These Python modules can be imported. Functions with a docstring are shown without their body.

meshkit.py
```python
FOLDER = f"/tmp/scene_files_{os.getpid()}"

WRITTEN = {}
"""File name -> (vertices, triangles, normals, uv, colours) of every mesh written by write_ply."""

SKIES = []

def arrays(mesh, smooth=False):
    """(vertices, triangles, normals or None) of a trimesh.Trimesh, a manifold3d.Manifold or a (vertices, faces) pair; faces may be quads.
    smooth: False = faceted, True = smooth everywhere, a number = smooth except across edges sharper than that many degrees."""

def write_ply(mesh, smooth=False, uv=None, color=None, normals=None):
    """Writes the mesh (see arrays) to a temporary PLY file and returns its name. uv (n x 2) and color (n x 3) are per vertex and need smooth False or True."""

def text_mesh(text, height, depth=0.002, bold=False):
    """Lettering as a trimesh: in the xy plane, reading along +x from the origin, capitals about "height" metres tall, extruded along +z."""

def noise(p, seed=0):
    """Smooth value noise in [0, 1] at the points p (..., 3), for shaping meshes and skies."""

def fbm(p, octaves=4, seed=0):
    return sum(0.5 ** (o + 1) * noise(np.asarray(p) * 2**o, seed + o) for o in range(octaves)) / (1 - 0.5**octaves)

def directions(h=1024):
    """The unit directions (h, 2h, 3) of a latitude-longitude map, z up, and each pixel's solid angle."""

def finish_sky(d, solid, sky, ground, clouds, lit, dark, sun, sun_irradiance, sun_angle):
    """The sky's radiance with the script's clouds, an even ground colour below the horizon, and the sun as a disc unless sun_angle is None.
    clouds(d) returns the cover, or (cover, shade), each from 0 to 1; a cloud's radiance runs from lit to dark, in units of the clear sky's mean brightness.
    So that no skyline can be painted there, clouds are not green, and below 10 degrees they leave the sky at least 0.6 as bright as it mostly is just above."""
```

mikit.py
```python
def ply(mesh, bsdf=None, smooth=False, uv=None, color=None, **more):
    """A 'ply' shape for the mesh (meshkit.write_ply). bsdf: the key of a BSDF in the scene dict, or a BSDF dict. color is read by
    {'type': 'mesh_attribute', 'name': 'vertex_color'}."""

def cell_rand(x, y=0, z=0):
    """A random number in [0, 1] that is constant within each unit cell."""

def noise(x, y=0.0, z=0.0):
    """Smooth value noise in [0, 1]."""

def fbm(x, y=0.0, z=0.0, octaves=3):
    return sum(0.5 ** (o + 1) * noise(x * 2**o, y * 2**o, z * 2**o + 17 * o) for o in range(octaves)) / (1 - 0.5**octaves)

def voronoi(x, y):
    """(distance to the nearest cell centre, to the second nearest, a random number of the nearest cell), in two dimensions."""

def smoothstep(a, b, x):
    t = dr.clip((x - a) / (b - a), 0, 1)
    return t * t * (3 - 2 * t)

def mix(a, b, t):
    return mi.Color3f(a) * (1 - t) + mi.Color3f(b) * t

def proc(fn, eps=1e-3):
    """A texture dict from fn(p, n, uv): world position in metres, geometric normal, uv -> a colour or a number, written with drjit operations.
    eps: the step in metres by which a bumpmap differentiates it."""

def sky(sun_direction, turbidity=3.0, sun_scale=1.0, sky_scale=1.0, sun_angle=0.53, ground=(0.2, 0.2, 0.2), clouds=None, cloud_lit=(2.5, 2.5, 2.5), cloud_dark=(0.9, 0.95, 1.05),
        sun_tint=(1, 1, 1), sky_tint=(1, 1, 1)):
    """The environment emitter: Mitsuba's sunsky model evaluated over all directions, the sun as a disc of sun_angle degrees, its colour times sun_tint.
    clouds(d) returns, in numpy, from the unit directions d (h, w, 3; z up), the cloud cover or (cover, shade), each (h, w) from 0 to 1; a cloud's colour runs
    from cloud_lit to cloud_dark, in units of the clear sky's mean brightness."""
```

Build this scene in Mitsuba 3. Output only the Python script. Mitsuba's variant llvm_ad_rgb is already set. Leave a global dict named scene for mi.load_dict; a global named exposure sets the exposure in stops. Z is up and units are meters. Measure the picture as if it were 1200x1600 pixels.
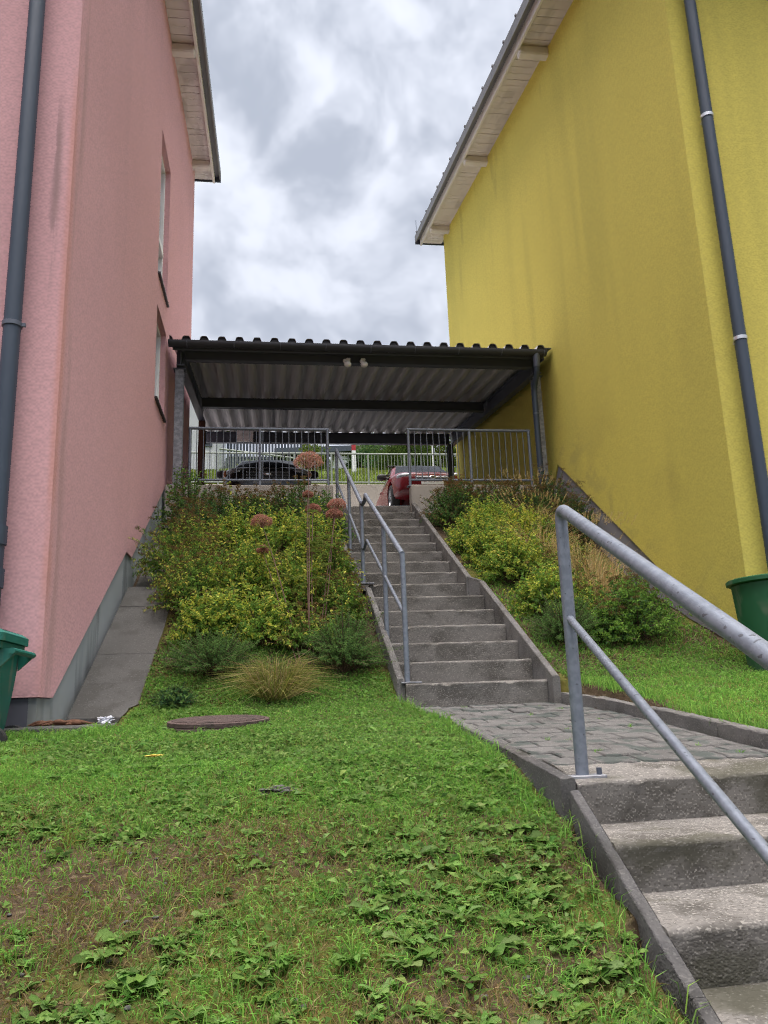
import math
import numpy as np, trimesh, manifold3d as m3, drjit as dr, mitsuba as mi
import shapely.geometry as sg
from trimesh.creation import triangulate_polygon
import mikit, meshkit
from mikit import proc, noise, fbm, smoothstep, mix, cell_rand, voronoi

scene, labels = {}, {}
T = mi.ScalarTransform4f
# ------------------------------------------------------------------ camera (eye at the origin; X right, Y uphill, Z up)
YAW, PITCH, ROLL = 0.14274, 0.23640, -0.03639
_f = np.array([math.sin(YAW) * math.cos(PITCH), math.cos(YAW) * math.cos(PITCH), math.sin(PITCH)])
_r = np.array([math.cos(YAW), -math.sin(YAW), 0]); _u = np.cross(_r, _f)
_up = -_r * math.sin(ROLL) + _u * math.cos(ROLL)
scene['camera'] = {'type': 'perspective', 'fov': 50.543, 'fov_axis': 'x', 'near_clip': 0.05, 'far_clip': 1500.0,
                   'to_world': T().look_at(origin=[0, 0, 0], target=[float(x) for x in _f], up=[float(x) for x in _up])}


# ------------------------------------------------------------------ sky: broken overcast, soft high light
def clouds(d):
    p = d * np.array([5.0, 5.0, 4.2]) + np.array([6.6, 21.2, 14.9])
    w = np.stack([meshkit.fbm(p * 1.2 + 7, 5, 3), meshkit.fbm(p * 1.2 + 19, 5, 4), meshkit.fbm(p * 1.2 + 43, 5, 8)], -1) - 0.5
    q = p + 0.75 * w
    s = (meshkit.fbm(q * 0.75, 3, 11) - 0.5) * 1.2 + (meshkit.fbm(q * 3.2 + 3, 7, 17) - 0.5) * 2.1 + 0.48
    s = np.clip(s, 0, 1)
    g = (1 + 2 * np.maximum(d[..., 2], 0)) / 3            # overcast skies brighten towards the zenith
    return 1.0, 1 - (1 - s * s * (3 - 2 * s) * 0.95) * (0.30 + 0.70 * g)


scene['sky'] = mikit.sky((-0.02, -0.20, 0.98), turbidity=3, sun_scale=0.30, sun_angle=60, clouds=clouds, sun_tint=(0.90, 0.97, 1.15),
                         cloud_lit=(0.60, 0.627, 0.70), cloud_dark=(0.29, 0.32, 0.385))
exposure = 4.0

# ------------------------------------------------------------------ helpers


def uniq(name):
    n, i = name, 0
    while n in USED:
        i += 1
        n = f'{name}_{i:03d}'
    USED.add(n)
    return n


USED = set()


class MB:
    """Collects shapes that become one mesh."""

    def __init__(s):
        s.v, s.f, s.n = [], [], 0

    def add(s, v, f):
        v = np.asarray(v, float); f = np.asarray(f, int)
        if f.shape[1] == 4:
            f = np.vstack([f[:, [0, 1, 2]], f[:, [0, 2, 3]]])
        s.v.append(v); s.f.append(f + s.n); s.n += len(v)
        return s

    def mesh(s, m):
        return s.add(m.vertices, m.faces)

    def box(s, x0, x1, y0, y1, z0, z1, M=None):
        v = np.array([[x, y, z] for x in (x0, x1) for y in (y0, y1) for z in (z0, z1)], float)
        if M is not None:
            v = v @ M[:3, :3].T + M[:3, 3]
        return s.add(v, BOXF)

    def bev(s, x0, x1, y0, y1, z0, z1, b=0.006, M=None):
        b = min(b, (x1 - x0) * .4, (y1 - y0) * .4, (z1 - z0) * .4)
        pts = []
        for sx in (0, 1):
            for sy in (0, 1):
                for sz in (0, 1):
                    c = np.array([(x0, x1)[sx], (y0, y1)[sy], (z0, z1)[sz]], float)
                    d = np.array([(1, -1)[sx], (1, -1)[sy], (1, -1)[sz]]) * b
                    for k in range(3):
                        e = d.copy(); e[k] = 0; pts.append(c + e)
        h = trimesh.convex.convex_hull(np.array(pts))
        v = h.vertices
        if M is not None:
            v = v @ M[:3, :3].T + M[:3, 3]
        return s.add(v, h.faces)

    def ring(s, secs, caps=True):
        secs = np.asarray(secs, float); n, m = secs.shape[:2]
        i, j = np.meshgrid(np.arange(n - 1), np.arange(m), indexing='ij')
        a = i * m + j; b = i * m + (j + 1) % m
        f = np.stack([a, b, b + m, a + m], -1).reshape(-1, 4)
        f = np.vstack([f[:, [0, 1, 2]], f[:, [0, 2, 3]]])
        v = secs.reshape(-1, 3)
        if caps:
            c0, c1 = secs[0].mean(0), secs[-1].mean(0)
            v = np.vstack([v, c0, c1]); k = np.arange(m); k2 = (k + 1) % m
            f = np.vstack([f, np.stack([k2, k, k * 0 + n * m], 1), np.stack([k + (n - 1) * m, k2 + (n - 1) * m, k * 0 + n * m + 1], 1)])
        return s.add(v, f)

    def tube(s, path, r, n=12, caps=True):
        path = np.asarray(path, float); r = np.broadcast_to(np.asarray(r, float), len(path))
        t = np.gradient(path, axis=0); t /= np.linalg.norm(t, axis=1, keepdims=True) + 1e-12
        a = np.array([0, 0, 1.0]) if abs(t[0][2]) < 0.9 else np.array([1.0, 0, 0])
        secs = []
        u = np.cross(t[0], a)
        for p, d, q in zip(path, t, r):
            u = u - d * (u @ d); u /= np.linalg.norm(u) + 1e-12
            w = np.cross(d, u); th = np.arange(n) * 2 * np.pi / n
            secs.append(p + q * (np.cos(th)[:, None] * u + np.sin(th)[:, None] * w))
        return s.ring(secs, caps)

    def poly(s, pg, origin, eu, ev, depth, back=False):
        """A shapely polygon in the plane (eu, ev), extruded by 'depth' along eu x ev."""
        v2, f = triangulate_polygon(pg, engine='earcut')
        o, eu, ev = (np.asarray(q, float) for q in (origin, eu, ev)); w = np.cross(eu, ev)
        m = trimesh.creation.extrude_polygon(pg, depth, engine='earcut')
        v = o + m.vertices[:, :1] * eu + m.vertices[:, 1:2] * ev + m.vertices[:, 2:] * w
        return s.add(v, m.faces)

    def get(s):
        return trimesh.Trimesh(np.vstack(s.v), np.vstack(s.f), process=False)


BOXF = np.array([[0, 1, 3], [0, 3, 2], [4, 6, 7], [4, 7, 5], [0, 4, 5], [0, 5, 1], [2, 3, 7], [2, 7, 6], [0, 2, 6], [0, 6, 4], [1, 5, 7], [1, 7, 3]])


def obj(key, m, mat, smooth=False, color=None):
    key = uniq(key)
    if isinstance(m, MB):
        m = m.get()
    scene[key] = mikit.ply(m, mat, smooth=smooth, color=color)
    return key


def thing(name, label, cat, group=None):
    key = uniq(name)
    labels[key] = {'label': label, 'category': cat}
    if group:
        labels[key]['group'] = group
    return key


def tag(key, label, cat=None, group=None, kind=None):
    labels[key] = {'label': label}
    if cat: labels[key]['category'] = cat
    if group: labels[key]['group'] = group
    if kind: labels[key]['kind'] = kind
    return key


def rotz(a, loc=(0, 0, 0)):
    c, s = math.cos(a), math.sin(a)
    return np.array([[c, -s, 0, loc[0]], [s, c, 0, loc[1]], [0, 0, 1, loc[2]], [0, 0, 0, 1]])


def lerp(x, xs, ys):
    return np.interp(x, xs, ys)


def sstep(a, b, x):
    t = np.clip((np.asarray(x, float) - a) / (b - a), 0, 1)
    return t * t * (3 - 2 * t)


# ------------------------------------------------------------------ materials
def rgb(*c):
    return {'type': 'rgb', 'value': list(c)}


def mat(name, base, rough=0.6, metal=0.0, bump=None, bscale=0.002, beps=1e-3, two=True, **kw):
    b = {'type': 'principled', 'base_color': proc(base) if callable(base) else rgb(*base),
         'roughness': proc(rough) if callable(rough) else rough, 'metallic': metal, **kw}
    if bump:
        b = {'type': 'bumpmap', 'arbitrary': proc(bump, eps=beps), 'scale': bscale, 'bsdf': b}
    scene[name] = {'type': 'twosided', 'bsdf': b} if two else b
    return name


def streaks(p, fx, fz):
    return fbm(p.x * fx + 3.3, p.y * fx, p.z * fz, 4)


def pink(p, n, uv):
    c = mix((0.575, 0.34, 0.36), (0.52, 0.30, 0.32), fbm(p.x * 1.3, p.y * 1.3, p.z * 0.9, 4))
    c = mix(c, (0.46, 0.275, 0.295), 0.3 * smoothstep(0.52, 0.72, streaks(p, 2.6, 0.22)))
    c = c * (0.86 + 0.28 * noise(p.x * 75, p.y * 75, p.z * 75))
    side = smoothstep(-1.45, -1.41, p.x)
    e = p.y - 5.33 + 0.05 * (fbm(p.z * 0.7, 1.0, 2.0) - 0.5)
    band = smoothstep(0.16, 0.02, e) * side
    c = mix(c, (0.50, 0.205, 0.135), 0.40 * band * smoothstep(0.25, 0.55, fbm(p.z * 0.8, 4.0, 9.0)))
    dk = smoothstep(0.09, 0.16, e) * smoothstep(0.36, 0.2, e) * side
    c = mix(c, (0.30, 0.19, 0.18), 0.40 * dk * smoothstep(0.3, 0.6, fbm(p.y * 9, p.z * 0.9, 1.0)))
    front = smoothstep(5.345, 5.335, p.y)
    run = front * smoothstep(0.05, 0.0, dr.abs(p.x + 1.50 + 0.015 * noise(p.z * 3))) * smoothstep(2.6, 3.7, p.z) * smoothstep(4.6, 4.0, p.z)
    c = mix(c, (0.22, 0.15, 0.15), 0.7 * run * smoothstep(0.35, 0.6, fbm(p.x * 30, p.z * 2.5)))
    return c


def yellow(p, n, uv):
    c = mix((0.60, 0.52, 0.118), (0.555, 0.478, 0.106), fbm(p.x * 1.1, p.y * 1.1, p.z * 0.7, 4))
    st = smoothstep(0.47, 0.70, streaks(p, 1.5, 0.10))
    c = mix(c, (0.46, 0.405, 0.095), 0.38 * st)
    c = mix(c, (0.38, 0.345, 0.085), 0.28 * smoothstep(0.60, 0.80, streaks(p, 2.6, 0.16)) * smoothstep(2.0, 5.0, p.z))
    c = mix(c, (0.33, 0.27, 0.08), 0.4 * smoothstep(0.55, 0.75, fbm(p.y * 0.9, p.z * 0.9, 3.0, 4)) * smoothstep(4.5, 2.0, p.z))
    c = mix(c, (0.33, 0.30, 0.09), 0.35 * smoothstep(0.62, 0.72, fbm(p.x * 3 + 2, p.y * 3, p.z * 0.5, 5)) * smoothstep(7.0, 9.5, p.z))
    c = mix(c, (0.34, 0.30, 0.11), 0.35 * smoothstep(0.50, 0.68, fbm(p.x * 5, p.y * 5, p.z * 5, 4)) * smoothstep(1.5, 0.5, p.z - smoothstep(7.0, 10.66, p.y) * 2.7))
    return c * (0.87 + 0.26 * noise(p.x * 75, p.y * 75, p.z * 75))


def grain(p, n, uv):
    return 0.85 * noise(p.x * 120, p.y * 120, p.z * 120) + 0.15 * noise(p.x * 55, p.y * 55, p.z * 55)


mat('m_pink', pink, 0.85, bump=grain, bscale=0.004, specular=0.25)
mat('m_yellow', yellow, 0.85, bump=grain, bscale=0.004, specular=0.25)


def plinth_pale(p, n, uv):
    c = mix((0.30, 0.33, 0.34), (0.22, 0.25, 0.265), fbm(p.x * 2, p.y * 2, p.z * 2, 4))
    c = mix(c, (0.13, 0.145, 0.15), 0.8 * smoothstep(0.5, 0.7, streaks(p, 5.0, 0.8)))
    return mix(c, (0.17, 0.18, 0.12), 0.6 * smoothstep(0.25, -0.05, p.z) * fbm(p.y * 8, p.z * 8))


def plinth_violet(p, n, uv):
    c = mix((0.235, 0.225, 0.245), (0.195, 0.19, 0.205), fbm(p.x * 2, p.y * 2, p.z * 2, 4))
    return mix(c, (0.12, 0.12, 0.12), 0.5 * smoothstep(0.55, 0.75, streaks(p, 4.0, 0.8)))


mat('m_plinth_pale', plinth_pale, 0.85, bump=grain, bscale=0.0015)
mat('m_plinth_violet', plinth_violet, 0.85, bump=grain, bscale=0.0015)
mat('m_plinth_dark', (0.085, 0.09, 0.11), 0.8)


def concrete(p, n, uv):
    big = fbm(p.x * 3.1, p.y * 3.1, p.z * 3.1, 4)
    c = mix((0.205, 0.195, 0.182), (0.14, 0.132, 0.122), big)
    up = smoothstep(0.6, 0.9, n.z)
    c = mix(c, (0.185, 0.182, 0.176), 0.22 * up)
    dirt = smoothstep(0.42, 0.68, fbm(p.x * 7 + 5, p.y * 7, p.z * 7, 4))
    c = mix(c, (0.060, 0.056, 0.048), dirt * (0.68 - 0.25 * up))
    s = noise(p.x * 150, p.y * 150, p.z * 150)
    s2 = noise(p.x * 110 + 9, p.y * 110, p.z * 110)
    c = mix(c, (0.31, 0.295, 0.27), 0.75 * smoothstep(0.58, 0.86, s))
    c = mix(c, (0.045, 0.042, 0.037), 0.45 * smoothstep(0.42, 0.15, s2))
    c = mix(c, (0.055, 0.055, 0.035), 0.6 * smoothstep(0.56, 0.70, fbm(p.x * 4 + 11, p.y * 4, p.z * 4, 5)) * smoothstep(5.5, 3.5, p.y))
    edge = smoothstep(0.30, 0.62, n.z) * smoothstep(0.97, 0.8, n.z)          # worn, bleached nosing
    c = mix(c, (0.36, 0.345, 0.32), 0.55 * edge * smoothstep(0.3, 0.6, fbm(p.x * 9, p.y * 9, p.z * 9)))
    return c


def concrete_bump(p, n, uv):
    return 0.55 * noise(p.x * 170, p.y * 170, p.z * 170) + 0.15 * noise(p.x * 60, p.y * 60, p.z * 60) + 0.3 * noise(p.x * 300, p.y * 300, p.z * 300)


mat('m_concrete', concrete, 0.9, bump=concrete_bump, bscale=0.005, specular=0.2)


def kerbc(p, n, uv):
    c = concrete(p, n, uv) * 0.8
    up = smoothstep(0.3, 0.8, n.z)
    lowk = smoothstep(5.2, 3.8, p.y) * smoothstep(1.6, 1.3, p.x)
    c = mix(c, c * 0.55, lowk)
    moss = up * smoothstep(0.36, 0.50, fbm(p.x * 7 + 2, p.y * 7, p.z * 7, 4)) * lowk
    c = mix(c, mix((0.060, 0.040, 0.018), (0.075, 0.075, 0.015), noise(p.x * 30, p.y * 30)), 0.9 * moss)
    return mix(c, (0.20, 0.205, 0.22), 0.35 * (1 - up) * noise(p.x * 5, p.y * 5, p.z * 9))


mat('m_kerb', kerbc, 0.92, bump=concrete_bump, bscale=0.008, specular=0.2)


def slab(p, n, uv):
    c = mix((0.125, 0.123, 0.118), (0.080, 0.079, 0.075), fbm(p.x * 2.2, p.y * 2.2, p.z * 2.2, 4))
    c = mix(c, (0.07, 0.068, 0.062), 0.65 * smoothstep(0.48, 0.7, fbm(p.x * 6, p.y * 6, 7.0, 4)))
    s = noise(p.x * 120, p.y * 120, p.z * 120)
    c = mix(c, (0.20, 0.20, 0.19), 0.35 * smoothstep(0.7, 0.85, s))
    return mix(c, (0.05, 0.05, 0.048), 0.5 * smoothstep(0.3, 0.15, s))


mat('m_slab', slab, 0.92, bump=concrete_bump, bscale=0.003, specular=0.2)


def paver(p, n, uv):
    k = cell_rand(dr.floor(p.x * 5.0 + 0.3), dr.floor(p.y * 6.2))
    c = mix((0.135, 0.132, 0.128), (0.080, 0.078, 0.075), 0.6 * k + 0.4 * fbm(p.x * 6, p.y * 6, 2.0, 3))
    s = noise(p.x * 140, p.y * 140, p.z * 140)
    c = mix(c, (0.22, 0.21, 0.20), 0.45 * smoothstep(0.7, 0.85, s))
    return mix(c, (0.04, 0.056, 0.05), 0.6 * smoothstep(0.50, 0.68, fbm(p.x * 11, p.y * 11, 5.0, 4)))


mat('m_paver', paver, 0.9, bump=concrete_bump, bscale=0.005, specular=0.2)
mat('m_paleconcrete', lambda p, n, uv: mix((0.40, 0.37, 0.33), (0.29, 0.27, 0.24), fbm(p.x * 2, p.y * 2, p.z * 2, 4)), 0.9, specular=0.2)


def galv(p, n, uv):
    f = fbm(p.x * 45, p.y * 45, p.z * 45, 3)
    c = mix((0.175, 0.20, 0.245), (0.215, 0.243, 0.295), smoothstep(0.3, 0.7, f))
    s = smoothstep(0.84, 0.90, noise(p.x * 75, p.y * 75, p.z * 75))
    return mix(c, (0.07, 0.075, 0.085), 0.7 * s)


mat('m_galv', galv, 0.5, 0.45, bump=lambda p, n, uv: fbm(p.x * 60, p.y * 60, p.z * 60, 3), bscale=0.0002)
mat('m_galv_post', lambda p, n, uv: mix((0.20, 0.21, 0.235), (0.31, 0.32, 0.35), smoothstep(0.35, 0.65, fbm(p.x * 30, p.y * 30, p.z * 30, 3))), 0.55, 0.4)
mat('m_dark', lambda p, n, uv: mix((0.075, 0.088, 0.12), (0.10, 0.116, 0.15), fbm(p.x * 4, p.y * 4, p.z * 4)), 0.5, 0.2)
mat('m_pipe', lambda p, n, uv: mix((0.030, 0.045, 0.070), (0.040, 0.058, 0.088), fbm(p.x * 3, p.y * 3, p.z * 1.5, 4)), 0.5, 0.1)
mat('m_zinc', (0.62, 0.63, 0.66), 0.35, 0.8)
mat('m_sheet', lambda p, n, uv: mix((0.50, 0.495, 0.51), (0.41, 0.405, 0.42), fbm(p.x * 2, p.y * 0.7, 1.0, 4)), 0.7, 0.1)
mat('m_rustbrown', (0.085, 0.045, 0.035), 0.75)


def softwood(p, n, uv):
    g = fbm(p.x * 8, p.y * 3, p.z * 8, 4)
    c = mix((0.62, 0.575, 0.55), (0.50, 0.46, 0.44), g)
    return mix(c, (0.34, 0.31, 0.29), 0.5 * smoothstep(0.58, 0.75, fbm(p.x * 5, p.y * 1.2, 3.0, 4)))


mat('m_soffit', softwood, 0.8)
mat('m_barge', lambda p, n, uv: mix((0.70, 0.67, 0.64), (0.55, 0.52, 0.50), fbm(p.x * 9, p.y * 2.2, p.z * 9, 4)), 0.75)
mat('m_greymetal', lambda p, n, uv: mix((0.20, 0.20, 0.205), (0.13, 0.13, 0.135), fbm(p.x * 5, p.y * 2, p.z * 5, 4)), 0.6, 0.2)
mat('m_white', (0.72, 0.73, 0.74), 0.5)
mat('m_sill', (0.03, 0.03, 0.034), 0.5)
mat('m_black', (0.012, 0.012, 0.013), 0.45)
mat('m_rubber', (0.02, 0.02, 0.02), 0.85)
def plastic(c0, c1):
    def fn(p, n, uv):
        c = mix(c0, c1, fbm(p.x * 6, p.y * 6, p.z * 3))
        c = mix(c, (0.16, 0.17, 0.13), 0.35 * smoothstep(0.52, 0.75, fbm(p.x * 14 + p.y * 14, p.z * 4, 3.0, 4)))
        return mix(c, (0.10, 0.085, 0.06), 0.6 * smoothstep(0.12, -0.12, p.z - 0.25 * smoothstep(0.0, 2.0, p.x)) * fbm(p.x * 20, p.y * 20, p.z * 20))
    return fn


mat('m_bin', plastic((0.010, 0.120, 0.095), (0.016, 0.145, 0.118)), 0.5, specular=0.4)
mat('m_tub', plastic((0.012, 0.085, 0.035), (0.020, 0.11, 0.048)), 0.5, specular=0.4)
scene['m_pane'] = {'type': 'thindielectric'}


def soil(p, n, uv):
    c = mix((0.040, 0.028, 0.018), (0.085, 0.062, 0.040), fbm(p.x * 5, p.y * 5, 1.0, 5))
    c = mix(c, (0.15, 0.115, 0.075), 0.6 * smoothstep(0.6, 0.8, noise(p.x * 90, p.y * 90, p.z * 90)))
    g = smoothstep(0.50, 0.66, fbm(p.x * 2.3 + 4, p.y * 2.3, 3.0, 5))
    c = mix(c, mix((0.115, 0.105, 0.022), (0.065, 0.085, 0.018), noise(p.x * 40, p.y * 40)), 0.75 * g)
    far = smoothstep(9.0, 24.0, p.y) * smoothstep(5.2, 6.3, p.z)
    grass = mix((0.085, 0.135, 0.022), (0.13, 0.165, 0.03), fbm(p.x * 1.2, p.y * 1.2, 2.0, 4))
    return mix(c, grass, far)


mat('m_soil', soil, 0.95, bump=lambda p, n, uv: fbm(p.x * 35, p.y * 35, p.z * 35, 4), bscale=0.02, specular=0.1)
mat('m_asphalt', lambda p, n, uv: mix((0.26, 0.26, 0.26), (0.32, 0.32, 0.32), noise(p.x * 80, p.y * 80)), 0.9)


def rusty(p, n, uv):
    c = mix((0.055, 0.036, 0.032), (0.095, 0.066, 0.060), fbm(p.x * 12, p.y * 12, p.z * 12, 4))
    return mix(c, (0.03, 0.025, 0.022), 0.6 * smoothstep(0.55, 0.7, fbm(p.x * 30, p.y * 30, 2.0)))


mat('m_rusty', rusty, 0.85, bump=lambda p, n, uv: noise(p.x * 60, p.y * 60, p.z * 60), bscale=0.003)
VC = {'type': 'mesh_attribute', 'name': 'vertex_color'}
scene['m_leaf'] = {'type': 'principledthin', 'base_color': VC, 'roughness': 0.5, 'diff_trans': 0.9, 'eta': 1.35}
scene['m_blade'] = {'type': 'principledthin', 'base_color': VC, 'roughness': 0.6, 'diff_trans': 0.9, 'eta': 1.3}
scene['m_stem'] = {'type': 'twosided', 'bsdf': {'type': 'principled', 'base_color': VC, 'roughness': 0.7}}

# ------------------------------------------------------------------ terrain
LAWN_L = ([-60, -8, -3, 0, 2.4, 3.1, 3.8, 4.6, 5.3, 5.9, 6.2, 10.6, 10.75], [-6.0, -4.6, -2.75, -1.55, -0.62, -0.39, -0.23, -0.125, -0.07, 0.04, 0.20, 2.55, 2.62])
LAWN_R = ([-60, -8, -3, 0, 2.4, 3.1, 4.0, 5.0, 5.9, 6.5, 7.5, 8.5, 10.6, 10.75], [-6.0, -4.6, -2.75, -1.55, -0.57, -0.29, -0.15, 0.0, 0.16, 0.31, 0.76, 1.22, 2.55, 2.62])
HILL = ([23.0, 32, 45, 70, 120, 400, 1400], [6.38, 9.5, 13.6, 19.5, 26, 30, 30])


def drive_z(x, y):
    l = np.interp(y, [10.8, 13.9, 14.8, 18, 21.5, 23.3], [2.70, 3.43, 3.51, 3.52, 4.40, 4.50])
    r = np.interp(y, [10.8, 17, 17.3, 21.5, 23.3], [2.70, 4.28, 4.345, 4.41, 4.50])
    t = sstep(1.0, 2.3, x)
    return l * (1 - t) + r * t


def path_z(y):
    return -0.304 + 0.108 * (np.asarray(y, float) - 3.1)


def path_l(y):
    return np.interp(y, [0, 3.1, 3.2, 4.1, 5.35, 5.6, 5.8, 5.92], [0.89, 1.165, 1.17, 1.165, 1.15, 1.10, 1.03, 0.985])


def path_r(y):
    return np.interp(y, [0, 3.1, 3.2, 4.7, 5.5, 5.92], [1.99, 2.265, 2.27, 2.25, 2.18, 2.04])


def ground_z(x, y, rough=True):
    x, y = np.asarray(x, float), np.asarray(y, float)
    t = sstep(0.9, 2.3, x); tb = sstep(2.1, 3.5, x); up = sstep(6.0, 6.6, y)
    l = np.interp(y, *LAWN_L); r = np.interp(y, *LAWN_R)
    mixr = t * (1 - up) + tb * up
    z = l * (1 - mixr) + r * mixr
    z = np.where(y > 10.8, drive_z(x, np.minimum(y, 23)) - 0.35, z)
    z = np.where(y > 23.15, np.interp(y, *HILL) + 0.25 * (x * 0.05) ** 2 * 0, z)
    z = z - 0.06 * sstep(0.5, 1.0, x) * (1 - sstep(1.15, 1.3, x)) * (1 - sstep(3.0, 3.9, y)) 
    z = z - 0.035 * sstep(0.55, 1.0, x) * (1 - sstep(1.2, 1.4, x)) * sstep(2.8, 3.4, y) * (1 - sstep(5.4, 5.9, y))
    if rough:
        p = np.stack([x, y, x * 0], -1)
        near = (np.abs(x) < 6) & (y < 10.7)
        z = z + np.where(near, 0.05 * (meshkit.fbm(p * 2.2, 4, 2) - 0.5) + 0.025 * (meshkit.fbm(p * 9.0, 3, 5) - 0.5), 0.35 * (meshkit.fbm(p * 0.3, 4, 2) - 0.5) * (y > 24))
    return z


def in_hard(x, y, m=0.0):
    """On paving, steps, kerbs, slabs or under a house."""
    path = (y < 5.95) & (x > path_l(y) - 0.09 - m) & (x < path_r(y) + 0.09 + m)
    st = (y >= 5.9) & (y < 10.9) & (x > np.where(y < 7.75, .895, .79) - m) & (x < np.where(y < 7.75, 2.09, 1.99) + m)
    sl = (x > -1.8) & (x < -0.90 + m) & (y > 5.9 - m)
    pad = (x > -2.0 - m) & (x < -0.92 + m) & (y > 5.0 - m) & (y < 6.0)
    h = ((x < -1.38 + m) & (y > 5.3 - m)) | ((x > 4.02 - m) & (y > 6.42 - m))
    return path | st | sl | pad | h


gx = np.unique(np.round(np.concatenate([np.linspace(-300, -20, 15), np.linspace(-20, -3, 18), np.arange(-3, 4.6, 0.055), np.linspace(4.6, 24, 20), np.linspace(24, 300, 15)]), 4))
gy = np.unique(np.round(np.concatenate([np.linspace(-60, -2, 20), np.arange(-2, 10.79, 0.055), [10.79, 10.81], np.linspace(11, 23.1, 20), [23.12, 23.18], np.linspace(23.6, 60, 60), np.linspace(60, 150, 25), np.linspace(180, 1400, 20)]), 4))
X, Y = np.meshgrid(gx, gy)
Z = ground_z(X, Y) - 0.20 * in_hard(X, Y, -0.05) * (Y < 10.8)
nx = len(gx)
i, j = np.meshgrid(np.arange(len(gy) - 1), np.arange(nx - 1), indexing='ij')
a = i * nx + j
tag(obj('ground', trimesh.Trimesh(np.stack([X, Y, Z], -1).reshape(-1, 3), np.vstack([np.stack([a, a + 1, a + nx + 1], -1).reshape(-1, 3), np.stack([a, a + nx + 1, a + nx], -1).reshape(-1, 3)]), process=False), 'm_soil', smooth=True),
    'grassy slope with bare soil and moss patches rising between the two houses', kind='structure')
xs, ys = np.linspace(-16, 24, 60), np.linspace(10.92, 23.05, 50)
X, Y = np.meshgrid(xs, ys); nx = 60
i, j = np.meshgrid(np.arange(49), np.arange(59), indexing='ij'); a = i * nx + j
tag(obj('driveway', trimesh.Trimesh(np.stack([X, Y, drive_z(X, Y)], -1).reshape(-1, 3), np.vstack([np.stack([a, a + 1, a + nx + 1], -1).reshape(-1, 3), np.stack([a, a + nx + 1, a + nx], -1).reshape(-1, 3)]), process=False), 'm_asphalt', smooth=True),
    'asphalt parking area rising behind the retaining wall', kind='structure')


# ------------------------------------------------------------------ steps, path, kerbs
rng = np.random.default_rng(7)


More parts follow.
